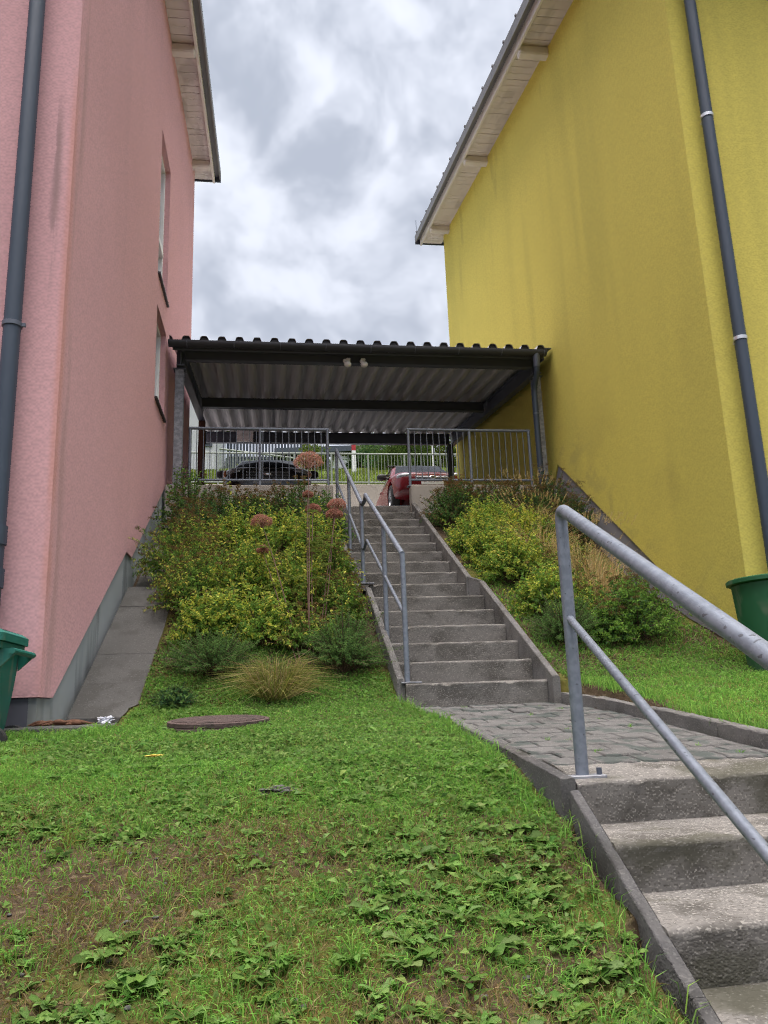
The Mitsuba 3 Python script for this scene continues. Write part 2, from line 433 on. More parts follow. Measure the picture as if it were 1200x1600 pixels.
def step_mesh(xl, xr, yl, yr, z, depth, h, skew=0.0, seed=0, rise=0.0):
    """A concrete step block; front edge from (xl, yl) to (xr, yr); worn nosing."""
    prof = np.array([[depth, -h], [0.012, -h], [0.004, -0.035], [0.0, -0.016], [0.005, -0.006], [0.018, 0.0], [0.06, 0.001], [depth * 0.5, 0.002 + rise * depth * .5], [depth, 0.003 + rise * depth]])
    n = 44
    secs = []
    for k in range(n):
        s = k / (n - 1)
        x = xl + (xr - xl) * s; y0 = yl + (yr - yl) * s
        q = prof.copy()
        w = meshkit.noise(np.array([[x * 7, z * 31 + seed, m * 0.7] for m in range(len(prof))]), seed) - 0.5
        w2 = meshkit.noise(np.array([[x * 28, z * 31 + seed, m * 2.7] for m in range(len(prof))]), seed) - 0.5
        chip = np.minimum(meshkit.noise(np.array([[x * 19, z * 31 + seed, 5.0]]), seed + 3) - 0.22, 0) * np.array([0, 0, .2, -.10, -.16, -.10, 0, 0, 0])
        d = np.array([0, 0.3, .8, 1, 1.2, 1, .6, .4, .2]) * (0.008 * w + 0.008 * w2)
        q[:, 1] -= np.abs(chip) * .6; q[:, 0] += np.abs(chip) * .5
        q[:, 0] += d; q[:, 1] += d * 0.5
        secs.append(np.stack([np.full(len(q), x) + skew * q[:, 0], y0 + q[:, 0], z + q[:, 1]], 1))
    return MB().ring(secs)


up = thing('upper_staircase', 'long upper flight of sixteen concrete steps climbing to the carport', 'stairs')
for k in range(16):
    lo = k >= 9
    yk = 10.791 - 0.3255 * k
    zk = 2.7146 - 0.17 * k
    obj(up + '__step', step_mesh(0.965 if lo else 0.86, 2.02 if lo else 1.92, yk, yk, zk, 0.37, 0.185, seed=k), 'm_concrete', smooth=50)


def kerb_run(holder, pts, w, h, name='kerb_stone', gap=0.006, seed=0, bev=0.010, rough_=1.0):
    """Kerb stones along pts (N, 3: top centre line); one part per segment."""
    for k in range(len(pts) - 1):
        a, b = np.array(pts[k], float), np.array(pts[k + 1], float)
        d = b - a; L = np.linalg.norm(d); d /= L
        a, b = a + d * gap / 2, b - d * gap / 2
        s = np.cross(d, [0, 0, 1]); s /= np.linalg.norm(s)
        prof = np.array([[-w / 2, -h], [w / 2, -h], [w / 2, -bev], [w / 2 - bev, 0], [-w / 2 + bev, 0], [-w / 2, -bev]])
        n = max(4, int(L / 0.025)); secs = []
        for m in range(n):
            c = a + (b - a) * m / (n - 1)
            q = prof.copy()
            wob = meshkit.noise(np.array([[c[0] * 9 + c[1] * 9, c[1] * 11, e * 3.1 + seed] for e in range(6)]), 3) - 0.5
            wob2 = meshkit.noise(np.array([[c[0] * 30 + c[1] * 30, c[1] * 31, e * 3.1 + seed] for e in range(6)]), 3) - 0.5
            q[2:, :] += (rough_ * (0.012 * wob + 0.010 * wob2))[2:, None] * np.array([0.6, 1])
            secs.append(c + q[:, :1] * s + q[:, 1:] * np.array([0, 0, 1]))
        obj(holder + '__' + name, MB().ring(secs), 'm_kerb', smooth=40)


def nz(y):
    return 2.7146 - 0.522 * (10.791 - y)


kerb_run(up, [(1.953, y, nz(y) + 0.075) for y in (10.70, 9.75, 8.75, 7.82)], 0.058, 0.34, 'side_kerb', seed=1)
kerb_run(up, [(1.965, 7.83, nz(7.83) + 0.075), (2.052, 7.72, nz(7.72) + 0.075)], 0.055, 0.34, 'side_kerb', seed=5)
kerb_run(up, [(2.052, y, nz(y) + 0.075) for y in (7.71, 6.75, 5.80)], 0.058, 0.34, 'side_kerb', seed=2)
kerb_run(up, [(0.828, y, nz(y) + 0.02) for y in (10.70, 9.7, 8.7, 7.75)], 0.055, 0.30, 'side_kerb', seed=3)
kerb_run(up, [(0.933, y, nz(y) + 0.015) for y in (7.74, 6.85, 5.95)], 0.055, 0.30, 'side_kerb', seed=4)

low = thing('lower_staircase', 'near flight of weathered concrete steps at the right beside the weedy slope', 'stairs')
for k in range(9):
    yk = 3.17 - 0.4075 * k
    xl = 1.17 + 0.09 * (yk - 3.17)
    obj(low + '__step', step_mesh(xl, xl + 1.10, yk, yk + 0.066, -0.304 - 0.163 * k, 0.395 if k == 0 else 0.45, 0.18, skew=0.09, seed=30 + k, rise=.108 if k == 0 else 0), 'm_concrete', smooth=50)
pts = [(1.17 + 0.09 * (y - 3.17) - 0.016, y, -0.304 - 0.40 * (3.17 - y) - 0.02) for y in (3.16, 2.15, 1.2, 0.2, -0.4)]
kerb_run(low, pts, 0.044, 0.36, 'side_kerb', seed=8, bev=0.008, rough_=1.7)

path = tag(obj('path', MB().ring([[(path_l(y) - 0.02, y, path_z(y) - 0.05), (path_r(y) + 0.02, y, path_z(y) - 0.05), (path_r(y) + 0.02, y, path_z(y) - 0.018), (path_l(y) - 0.02, y, path_z(y) - 0.018)] for y in np.linspace(3.5, 5.93, 25)]), 'm_soil'),
           'short paved landing of grey concrete pavers between the two flights of steps', kind='structure')


def zig(x):
    u = (x / 0.2) % 1.0
    return 0.013 * (abs((u * 2) % 1.0 - 0.5) * 4 - 1)


row_h, k = 0.158, 0
for r_ in range(17):
    y0 = 3.50 + r_ * row_h
    if y0 > 5.86: break
    off = 0.1 if r_ % 2 else 0.0
    for c_ in range(3, 13):
        xa, xb = c_ * 0.2 - off, c_ * 0.2 + 0.2 - off
        ym = y0 + row_h / 2
        L_, R_ = path_l(ym) - 0.0, path_r(ym) + 0.0
        xa, xb = max(xa, L_), min(xb, R_)
        if xb - xa < 0.035: continue
        g = 0.0035
        xs = np.linspace(xa + g, xb - g, 5)
        bot = [(x, y0 + zig(x) + g) for x in xs]
        top = [(x, min(y0 + row_h + zig(x) - g, 5.915)) for x in xs[::-1]]
        ring2 = np.array(bot + top)
        cen = ring2.mean(0)
        inn = cen + (ring2 - cen) * np.array([1 - 0.012 / (xb - xa), 1 - 0.012 / row_h])
        dz = rng.normal(0, 0.0028); tx, ty = rng.normal(0, 0.014, 2)
        zz = lambda q, dd: path_z(q[:, 1]) + dz + tx * (q[:, 0] - cen[0]) + ty * (q[:, 1] - cen[1]) + dd
        secs = [np.column_stack([ring2, zz(ring2, -0.04)]), np.column_stack([ring2, zz(ring2, -0.007)]), np.column_stack([inn, zz(inn, 0.0)])]
        obj('path__paver', MB().ring(secs), 'm_paver')
kerb_run('path', [(path_r(y) + 0.045, y, path_z(y) + 0.075) for y in (5.88, 5.5, 4.95, 4.05, 3.17, 2.3)], 0.075, 0.24, seed=11)
kerb_run('path', [(path_l(y) - 0.032, y, path_z(y) + 0.010) for y in (5.95, 5.78, 5.56, 5.3, 4.5, 3.8, 3.17)], 0.06, 0.26, seed=12)

# sloping slabs beside the pink house
sl = tag(uniq('slab_path'), 'row of sloping grey concrete slabs along the plinth of the pink house', kind='structure')


def slab_row(y0, z0, y1, z1, n, x0, x1, m0=0):
    for k in range(n):
        a, b = k / n, (k + 1) / n
        ya, yb = y0 + (y1 - y0) * a + 0.004, y0 + (y1 - y0) * b - 0.004
        za, zb = z0 + (z1 - z0) * a, z0 + (z1 - z0) * b
        j1, j2, j3 = rng.normal(0, 0.004, 3)
        v = [(x0, ya, za + j1), (x1 + j3, ya, za + j2), (x1 + j3, yb, zb + j2), (x0, yb, zb + j1)]
        top = np.array(v); c = top.mean(0)
        inn = c + (top - c) * 0.985
        obj(sl + '__slab', MB().ring([top - [0, 0, .06], top - [0, 0, .006], inn]), 'm_slab')


slab_row(5.93, 0.005, 8.13, 1.229, 5, -1.375, -0.88)
slab_row(8.15, 1.05, 10.72, 2.61, 6, -1.375, -0.90)
tag(obj('landing_slab', MB().bev(-1.95, -0.98, 5.02, 5.92, -0.12, -0.035, 0.012), 'm_slab'), 'flat grey slab at the foot of the sloping slabs by the pink house', kind='structure')

# retaining walls at the top of the bank and behind the parking
tag(obj('retaining_wall', MB().bev(-1.385, 0.845, 10.66, 10.86, 2.0, 2.975, 0.012), 'm_paleconcrete'), 'low pale concrete wall under the left railing at the top of the bank', 'wall')
tag(obj('retaining_wall', MB().bev(1.925, 4.03, 10.66, 10.86, 2.0, 2.985, 0.012), 'm_paleconcrete'), 'low pale concrete wall under the right railing beside the top step', 'wall')
tag(obj('retaining_wall', MB().bev(-14, 22, 23.0, 23.25, 3.6, 6.44, 0.02), 'm_paleconcrete'), 'tall pale concrete wall behind the parked cars, railing on top', 'wall')


# ------------------------------------------------------------------ houses
def side_wall(key, pts, holes, x, depth, m):
    pg = sg.Polygon(pts, [list(sg.box(*h).exterior.coords) for h in holes])
    return obj(key, MB().poly(pg, (x, 0, 0), (0, 1, 0), (0, 0, 1), depth), m)


def front_wall(key, pts, y, depth, m):
    return obj(key, MB().poly(sg.Polygon(pts), (0, y + depth, 0), (1, 0, 0), (0, 0, 1), depth), m)


def sofp(y): return 9.95 + 0.12 * (y - 13.75)
def sofy(y): return 10.74 + 0.195 * (y - 16.70)


ph = thing('pink_house', 'tall pink rendered house with two narrow side windows', 'house')
wins = [(9.55, 5.44, 10.47, 7.55), (9.60, 3.78, 10.50, 5.04)]
side_wall(ph + '__wall', [(5.33, 0.14), (5.64, 0.14), (8.125, 1.583), (8.43, 1.583), (10.95, 3.06), (13.78, 3.06), (13.78, sofp(13.78)), (5.33, sofp(5.33))], wins, -1.75, 0.35, 'm_pink')
front_wall(ph + '__front_wall', [(-10, 0.14), (-1.752, 0.14), (-1.752, sofp(5.33)), (-10, sofp(5.33))], 5.33, 0.35, 'm_pink')
obj(ph + '__back_wall', MB().box(-10, -1.752, 13.43, 13.779, 2.0, sofp(13.78)), 'm_pink')
obj(ph + '__far_wall', MB().box(-10.3, -10.002, 5.33, 13.78, 0.0, sofp(5.33)), 'm_pink')
obj(ph + '__plinth', MB().poly(sg.Polygon([(5.352, -0.6), (10.95, -0.6), (13.76, 2.0), (13.76, 3.056), (10.952, 3.056), (8.432, 1.579), (8.123, 1.579), (5.642, 0.136), (5.352, 0.136)]), (-1.75, 0, 0), (0, 1, 0), (0, 0, 1), 0.33), 'm_plinth_pale')
obj(ph + '__front_plinth', MB().box(-10, -1.47, 5.348, 5.6, -0.6, 0.136), 'm_plinth_dark')


def window(holder, y0, z0, y1, z1, x, transom=None):
    w = uniq(holder + '__window')
    d = 0.045
    fr = MB()
    for b in ((y0, y0 + d, z0, z1), (y1 - d, y1, z0, z1), (y0 + d, y1 - d, z1 - d, z1), (y0 + d, y1 - d, z0, z0 + d)):
        fr.bev(x - 0.06, x, b[0], b[1], b[2], b[3], 0.004)
    if transom: fr.bev(x - 0.06, x + 0.012, y0 + d, y1 - d, transom - .035, transom + .035, 0.004)
    obj(w + '__frame', fr, 'm_white')
    obj(w + '__pane', MB().add([(x - .03, y0 + d, z0 + d), (x - .03, y1 - d, z0 + d), (x - .03, y1 - d, z1 - d), (x - .03, y0 + d, z1 - d)], [[0, 1, 2], [0, 2, 3]]), 'm_pane')
    obj(w + '__sill', MB().bev(x + 0.002, x + 0.105, y0 + .004, y1 - .004, z0 - 0.001, z0 + 0.028, 0.004), 'm_sill')


window(ph, *wins[0], -1.472, transom=6.20)
window(ph, *wins[1], -1.472)


def roof(holder, xi, xo, y0, y1, sof, rise, xin, purlins, sx):
    """Overhang on the gable side: xi = wall face, xo = outer edge; sx = -1 when the overhang goes to -X."""
    r = uniq(holder + '__roof')
    q = lambda x, y, dz: (x, y, sof(y) + dz)

    def slab(xa, xb, ya, yb, d0, d1):
        x0, x1 = min(xa, xb), max(xa, xb)
        return [[(x0, y, sof(y) + d0), (x1, y, sof(y) + d0), (x1, y, sof(y) + d1), (x0, y, sof(y) + d1)] for y in (ya, yb)]
    xb_ = xo - sx * 0.11
    obj(r + '__covering', MB().ring(slab(xo, xin, y0, y1, 0.16, 0.20)).ring(slab(xo, xo - sx * 0.025, y0, y1, 0.02, 0.158)).ring(slab(xo - sx * .03, xb_ , y0 + .01, y1 - .01, 0.09, 0.157)), 'm_greymetal')
    obj(r + '__barge_board', MB().ring(slab(xb_, xb_ - sx * 0.035, y0, y1 - 0.03, -0.075, 0.155)), 'm_barge')
    obj(r + '__end_flashing', MB().ring(slab(xo, xin, y1 + .002, y1 + 0.03, -0.02, 0.20)), 'm_dark')
    n = int((y1 - 7.2) / 0.165)
    for k in range(n):
        ya = y1 - 0.03 - 0.165 * (k + 1)
        w_ = rng.normal(0, 0.0015)
        obj(r + '__soffit_board', MB().ring(slab(xb_ - sx * 0.036, xi + sx * -0.05, ya + 0.004, ya + 0.161, 0.0 + w_, 0.022)), 'm_soffit')
    obj(r + '__deck', MB().ring(slab(xb_ - sx * 0.036, xin, y0, y1 - .02, 0.024, 0.155)), 'm_greymetal')
    for yp in purlins:
        b = MB(); zc = sof(yp)
        x0, x1 = sorted((xi - sx * 0.2, xb_ - sx * 0.036))
        b.bev(x0, x1, yp - 0.075, yp + 0.075, zc - 0.15, zc - 0.008, 0.02)
        obj(r + '__purlin', b, 'm_barge', smooth=30)
    return r


rp = roof(ph, -1.40, -0.93, 4.6, 14.0, sofp, 0, -10.6, (10.25, 13.35, 7.1), +1)
MBc = MB()
# downpipe of the pink house
t = thing('downpipe', 'blue grey downpipe on the front of the pink house', 'downpipe')
obj(t + '__pipe', MB().tube([(-1.695, 5.235, z) for z in np.linspace(0.0, 9.3, 6)], 0.055, 20), 'm_pipe', smooth=40)
for z in (2.56, 6.6):
    obj(t + '__bracket', MB().tube([(-1.695, 5.235, z - 0.015), (-1.695, 5.235, z + 0.015)], 0.064, 20).box(-1.71, -1.68, 5.28, 5.335, z - .012, z + .012).box(-1.632, -1.61, 5.225, 5.245, z - .012, z + .012), 'm_dark', smooth=40)
for z in (1.13, 0.86):
    obj(t + '__collar', MB().tube([(-1.695, 5.235, z - 0.06), (-1.695, 5.235, z + 0.06)], [0.066, 0.066], 20), 'm_pipe', smooth=40)

yh = thing('yellow_house', 'tall yellow rendered house with grey slanting plinth', 'house')
side_wall(yh + '__wall', [(6.45, 0.588), (7.00, 0.595), (10.66, 3.288), (10.95, 2.95), (16.70, 2.95), (16.70, sofy(16.70)), (6.45, sofy(6.45))], [], 4.05, 0.35, 'm_yellow')
front_wall(yh + '__front_wall', [(4.402, 0.588), (13, 0.588), (13, sofy(6.45)), (4.402, sofy(6.45))], 6.45, 0.35, 'm_yellow')
obj(yh + '__back_wall', MB().box(4.402, 13, 16.35, 16.698, 2.0, sofy(16.7)), 'm_yellow')
obj(yh + '__far_wall', MB().box(13.002, 13.3, 6.45, 16.7, 0, sofy(6.45)), 'm_yellow')
obj(yh + '__plinth', MB().poly(sg.Polygon([(6.472, -0.6), (16.68, -0.6), (16.68, 2.945), (10.955, 2.945), (10.66, 3.284), (7.002, 0.59), (6.472, 0.584)]), (4.07, 0, 0), (0, 1, 0), (0, 0, 1), 0.3), 'm_plinth_violet')
obj(yh + '__front_plinth', MB().box(4.372, 13, 6.475, 6.7, -0.6, 0.584), 'm_plinth_violet')
ry = roof(yh, 4.05, 3.47, 5.4, 17.2, sofy, 0, 13.6, (9.62, 12.92, 16.15, 6.2), -1)
for k in range(17):
    y = 7.4 + 0.6 * k
    obj(ry + '__seam_end', MB().bev(3.455, 3.50, y - .02, y + .02, sofy(y) + 0.20, sofy(y) + 0.235, 0.004), 'm_greymetal')
obj(ry + '__rod', MB().tube([(3.5, 17.15, sofy(17.15) + 0.15), (3.5, 17.15, sofy(17.15) + 0.60)], 0.006, 6), 'm_dark')
t = thing('downpipe', 'blue grey downpipe with bright clamps on the front of the yellow house', 'downpipe')
obj(t + '__pipe', MB().tube([(4.258, 6.345, z) for z in np.linspace(0.2, 9.0, 6)], 0.055, 20), 'm_pipe', smooth=40)
for z in (5.53, 3.163, 7.9, 0.9):
    obj(t + '__clamp', MB().tube([(4.258, 6.345, z - 0.017), (4.258, 6.345, z + 0.017)], 0.062, 20).box(4.245, 4.271, 6.39, 6.455, z - .012, z + .012).box(4.19, 4.205, 6.335, 6.355, z - .012, z + .012), 'm_zinc' if z > 3 else 'm_black', smooth=40)


# ------------------------------------------------------------------ carport
def shz(y): return 4.889 + 0.1325 * (y - 10.45)


cp = thing('carport', 'open steel carport with corrugated roof between the two houses', 'carport')
WL = 0.2365
xs = np.linspace(-1.345, 3.90, 22 * 12 + 1)
ph_ = (xs + 1.345 + 0.07) / WL * 2 * np.pi
prof = 0.052 * np.tanh(3.0 * np.sin(ph_)) / np.tanh(3.0) + 0.052
ys = np.linspace(10.36, 16.55, 8)
top, bot = [], []
sheet = MB()
for sgn, dz in ((1, 0.0), (-1, -0.004)):
    v = np.array([[x, y, shz(y) + p_ + dz] for y in ys for x, p_ in zip(xs, prof)])
    n = len(xs); i, j = np.meshgrid(np.arange(len(ys) - 1), np.arange(n - 1), indexing='ij'); a = i * n + j
    f = np.stack([a, a + 1, a + n + 1, a + n], -1).reshape(-1, 4)
    sheet.add(v, f if sgn > 0 else f[:, ::-1])
obj(cp + '__roof_sheet', sheet, 'm_sheet', smooth=True)


def beam(y, h, key, x0=-1.20, x1=3.83, m='m_dark'):
    z1 = shz(y) - 0.006; b = MB()
    b.bev(x0, x1, y - 0.05, y + 0.05, z1 - 0.012, z1, 0.003).bev(x0, x1, y - 0.05, y + 0.05, z1 - h, z1 - h + 0.012, 0.003)
    b.box(x0, x1, y - 0.005, y + 0.005, z1 - h + 0.012, z1 - 0.012)
    return obj(cp + '__' + key, b, m)


beam(10.72, 0.15, 'cross_beam', -1.16, 3.80)
beam(13.38, 0.17, 'cross_beam', -1.16, 3.80)
beam(16.2, 0.23, 'cross_beam', -1.30, 3.80)
for x in (-1.215, 3.86):
    b = MB(); y0, y1, h = 10.62, (14.3 if x < 0 else 16.35), 0.24
    for dx, d0, d1 in ((0.055, -0.012, 0.0), (0.055, -h, -h + 0.014), (0.006, -h + 0.014, -0.012)):
        b.ring([[(x - dx, y, shz(y) - 0.008 + d0), (x + dx, y, shz(y) - 0.008 + d0), (x + dx, y, shz(y) - 0.008 + d1), (x - dx, y, shz(y) - 0.008 + d1)] for y in (y0, y1)])
    obj(cp + '__side_beam', b, 'm_dark')


def hpost(x, y, z0, z1, w=0.115, m='m_galv_post', cap=True):
    p_ = uniq(cp + '__post'); b = MB()
    b.bev(x - w / 2, x + w / 2, y - w / 2, y - w / 2 + 0.012, z0, z1, .002).bev(x - w / 2, x + w / 2, y + w / 2 - 0.012, y + w / 2, z0, z1, .002)
    b.box(x - 0.006, x + 0.006, y - w / 2 + .012, y + w / 2 - .012, z0, z1)
    scene[p_] = mikit.ply(b.get(), m)
    if cap:
        obj(p_ + '__top_plate', MB().bev(x - .085, x + .085, y - .08, y + .08, z1, z1 + 0.014, .003).box(x - .05, x + .05, y - .006, y + .006, z1 + .014, shz(y) - 0.012), 'm_dark')
        obj(p_ + '__base_plate', MB().bev(x - .09, x + .09, y - .085, y + .085, z0, z0 + 0.014, .003), 'm_galv_post')


hpost(-1.235, 10.76, 2.976, 4.64); hpost(3.865, 10.76, 2.986, 4.64)
hpost(-1.215, 14.15, float(drive_z(-1.2, 14.15)) - .03, shz(14.15) - 0.25, m='m_rustbrown', cap=False)
hpost(3.80, 16.2, float(drive_z(3.8, 16.2)) - .03, shz(16.2) - 0.25, m='m_dark', cap=False)
obj(cp + '__edge_filler', MB().poly(sg.Polygon([(x, p_ - .005) for x, p_ in zip(xs, prof)] + [(xs[-1], -.02), (xs[0], -.02)]), (0, 10.42, shz(10.40)), (1, 0, 0), (0, 0, 1), 0.03), 'm_black')
mat('m_gutter', (0.030, 0.034, 0.043), 0.5)
# gutter
th = np.linspace(math.pi, 2 * math.pi, 13)
r0, r1 = 0.066, 0.061
gp = [(math.cos(q) * r0, math.sin(q) * r0) for q in th] + [(r0, 0.012), (r1, 0.012)] + [(math.cos(q) * r1, math.sin(q) * r1) for q in th[::-1]] + [(-r1, 0.012), (-r0, 0.012)]
gt = obj(cp + '__gutter', MB().ring([[(x, 10.33 + a_, 4.865 + z_ - 0.0016 * (x + 1.36)) for a_, z_ in gp] for x in (-1.345, 3.90)]), 'm_gutter', smooth=40)
for x in np.arange(-1.1, 3.9, 0.62):
    obj(cp + '__gutter_bracket', MB().tube([(x, 10.33 + 1.04 * r0 * math.cos(q), 4.865 + 1.04 * r0 * math.sin(q) - 0.0016 * (x + 1.36)) for q in th], 0.006, 6), 'm_dark')
obj(cp + '__fascia', MB().bev(-1.30, 3.88, 10.405, 10.418, 4.79, 4.868, 0.003), 'm_dark')
obj(cp + '__gutter_outlet', MB().tube([(3.755, 10.33, 4.84), (3.755, 10.335, 4.74), (3.757, 10.35, 4.64)], [0.056, 0.05, 0.046], 16), 'm_dark', smooth=40)
dp = obj(cp + '__downpipe', MB().tube([(3.757, 10.35, 4.64), (3.757, 10.36, 4.56), (3.757, 10.50, 4.42), (3.757, 10.54, 4.30), (3.757, 10.545, 3.6), (3.757, 10.545, 2.6)], 0.04, 16), 'm_pipe', smooth=40)
for z in (4.0, 3.15):
    obj(dp + '__clamp', MB().tube([(3.757, 10.545, z - .012), (3.757, 10.545, z + .012)], 0.046, 16), 'm_dark', smooth=40)
obj(cp + '__side_flashing', MB().ring([[(3.900, y, shz(y) - .10), (3.908, y, shz(y) - .10), (3.908, y, shz(y) + .09), (3.900, y, shz(y) + .09)] for y in (10.44, 16.5)]).ring([[(3.9085, y, shz(y) + .08), (4.03, y, shz(y) + .08), (4.03, y, shz(y) + .09), (3.9085, y, shz(y) + .09)] for y in (10.44, 16.5)]), 'm_dark')

for k, (x, d) in enumerate(((1.09, -1), (1.30, 1))):
    l = thing('security_lamp', ('left' if d < 0 else 'right') + ' one of the two round white lamps under the front edge of the carport', 'lamp')
    obj(l + '__bracket', MB().bev(x - .03, x + .03, 10.55, 10.655, 4.765, 4.80, .006).tube([(x, 10.57, 4.765), (x + .01 * d, 10.55, 4.73)], 0.012, 8), 'm_white')
    hd = trimesh.creation.icosphere(3, 0.052); hd.vertices *= [1, 1.0, 0.8]
    hd.apply_translation([x + 0.012 * d, 10.545, 4.70]); obj(l + '__head', hd, 'm_white', smooth=True)
    hd = trimesh.creation.icosphere(2, 0.028); hd.apply_translation([x + 0.05 * (-1 if d < 0 else -.4), 10.56, 4.755]); obj(l + '__sensor', hd, 'm_white', smooth=True)
mat('m_signwhite', (0.85, 0.85, 0.87), 0.5)
tag(obj('sign_panel', MB().bev(-0.685, -0.345, 16.06, 16.09, 5.40, 5.70, .004), 'm_signwhite'), 'blank white panel fixed to the rear beam of the carport', 'sign')


# ------------------------------------------------------------------ railings and handrails
def railing(name, label, posts, x0, x1, y, z0, z1, zpost, sp, pr, br, m, flip=False):
    t = thing(name, label, 'railing')
    obj(t + '__top_rail', MB().tube([(x0 - pr, y, z1), (x1 + pr, y, z1)], pr, 12), m, smooth=40)
    obj(t + '__bottom_rail', MB().tube([(x0, y, z0), (x1, y, z0)], pr * .8, 10), m, smooth=40)
    for x in posts:
        obj(t + '__post', MB().tube([(x, y, zpost), (x, y, z1 - pr * .5)], pr, 12).bev(x - .045, x + .045, y - .045, y + .045, zpost, zpost + .01, .002), m, smooth=40)
    n = int(round((x1 - x0) / sp))
    bars = []
    for k in range(1, n):
        x = x0 + (x1 - x0) * k / n
        if min(abs(x - q) for q in posts) < sp * 0.4: continue
        obj(t + '__bar', MB().tube([(x, y, z0), (x, y, z1)], br, 6, caps=False), m, smooth=True)
    return t


railing('front_railing', 'grey steel railing left of the stair top in front of the dark car', (-1.08, -0.14, 0.79), -1.08, 0.79, 10.78, 3.075, 3.81, 2.974, 0.0875, 0.021, 0.0065, 'm_galv')
railing('front_railing', 'grey steel railing right of the stair top in front of the red car', (1.935, 2.82, 3.70), 1.935, 3.70, 10.78, 3.085, 3.825, 2.984, 0.0875, 0.021, 0.0065, 'm_galv')
mat('m_rear', lambda p, n, uv: mix((0.20, 0.24, 0.21), (0.27, 0.305, 0.275), fbm(p.x * 9, p.y * 9, p.z * 9)), 0.5, 0.1)
railing('rear_railing', 'long pale railing on the wall behind the parked cars', tuple(np.arange(-5.9, 9.1, 1.1)), -5.9, 8.4, 23.12, 6.53, 7.42, 6.439, 0.10, 0.028, 0.009, 'm_rear')


def bend(a, b, c, r, n=7):
    """Points round the corner at b."""
    a, b, c = map(np.array, (a, b, c)); u = (a - b) / np.linalg.norm(a - b); w = (c - b) / np.linalg.norm(c - b)
    p0, p1 = b + u * r, b + w * r
    return [tuple((1 - t) ** 2 * p0 + 2 * t * (1 - t) * b + t * t * p1) for t in np.linspace(0, 1, n)]


hr = thing('stair_handrail', 'galvanised handrail on the left side of the long upper steps', 'handrail')
RT, RM = 0.93, 0.47          # lower run, above the nosings
RU, RV = 0.82, 0.36          # upper run
yl0, yl1, yu0, yu1 = 5.97, 7.76, 7.86, 10.72
low_at = lambda y, d: (np.interp(y, [yl0, yl1], [0.985, 0.935]), y, nz(y) + d)
up_at = lambda y, d: (0.905, y, nz(y) + d)
obj(hr + '__top_rail', MB().tube([low_at(yl0, RT), low_at(6.8, RT), low_at(yl1, RT)], 0.0215, 14), 'm_galv', smooth=40)
obj(hr + '__joint', MB().tube([low_at(yl1, RT), (0.93, yl1 + .03, nz(yl1) + RT - .05), (0.912, yu0 - .03, nz(yu0) + RU - .02), up_at(yu0, RU)], 0.0195, 12), 'm_dark', smooth=40)
obj(hr + '__top_rail', MB().tube([up_at(yu0, RU), up_at(9.2, RU), up_at(yu1, RU)], 0.0215, 14), 'm_galv', smooth=40)
obj(hr + '__middle_rail', MB().tube([low_at(yl0, RM), low_at(6.8, RM), low_at(yl1, RM)], 0.0145, 10), 'm_galv', smooth=40)
obj(hr + '__joint', MB().tube([low_at(yl1, RM), (0.912, yu0 - .03, nz(yu0) + RV - .02), up_at(yu0, RV)], 0.014, 10), 'm_dark', smooth=40)
obj(hr + '__middle_rail', MB().tube([up_at(yu0, RV), up_at(9.2, RV), up_at(yu1, RV)], 0.0145, 10), 'm_galv', smooth=40)
for y in (yl0, 6.78, 7.88, 9.10, 10.70):
    x, _, zz_ = low_at(y, RT) if y < 7.8 else up_at(y, RU)
    k = math.ceil((10.791 - y) / 0.3255 - 1e-6); zt = 2.7146 - 0.17 * min(k, 15)
    p_ = obj(hr + '__post', MB().tube([(x, y, zt), (x, y, zz_)], 0.0205, 14), 'm_galv', smooth=40)
    obj(p_ + '__foot_plate', MB().bev(x - .05, x + .10, y - .04, y + .04, zt + .003, zt + .014, .002), 'm_galv_post')

nr = thing('near_handrail', 'thick spotted galvanised handrail of the near steps at the right edge', 'handrail')
P0 = np.array([1.243, 3.30, -0.30]); C0 = np.array([1.243, 3.285, 0.815])
dirv = np.array([-0.095, -1.0, -0.462]); E0 = C0 + dirv * 3.0
obj(nr + '__top_rail', MB().tube([tuple(P0 + [0, 0, .012])] + bend(P0, C0, E0, 0.075, 9) + [tuple(C0 + dirv * s) for s in (0.3, 0.8, 1.5, 2.2, 3.0)], 0.0265, 24), 'm_galv', smooth=40)
obj(nr + '__foot_plate', MB().bev(P0[0] - .075, P0[0] + .085, P0[1] - .05, P0[1] + .05, -0.303, -0.289, .003), 'm_galv_post')
obj(nr + '__bolt', MB().tube([(P0[0] + .06, 3.27, -.292), (P0[0] + .06, 3.27, -.262)], 0.011, 6), 'm_dark')
M0 = np.array([1.243, 3.30, 0.345]); dm = np.array([-0.095, -1.0, -0.470])
obj(nr + '__middle_rail', MB().tube([tuple(M0 + dm * s) for s in (0.0, 0.015, 0.03, 0.8, 1.6, 2.4, 3.0)], [0.021, .021, 0.0165, .0165, .0165, .0165, .0165], 18), 'm_galv', smooth=40)
for s in (2.0, 3.0):
    q = C0 + dirv * s
    obj(nr + '__post', MB().tube([tuple(q), (q[0], q[1], q[2] - 1.15)], 0.026, 18), 'm_galv', smooth=40)

# ------------------------------------------------------------------ bins, cover, litter
# left: wheeled bin, partly outside the frame, hinge and handle towards the right
def rrect(cx, cy, hx, hy, r, z, n=5):
    o = []
    for sx, sy, a0 in ((1, 1, 0), (-1, 1, 90), (-1, -1, 180), (1, -1, 270)):
        for k in range(n):
            a_ = math.radians(a0 + 90 * k / (n - 1)); o.append((cx + sx * (hx - r) + r * math.cos(a_), cy + sy * (hy - r) + r * math.sin(a_), z))
    return o


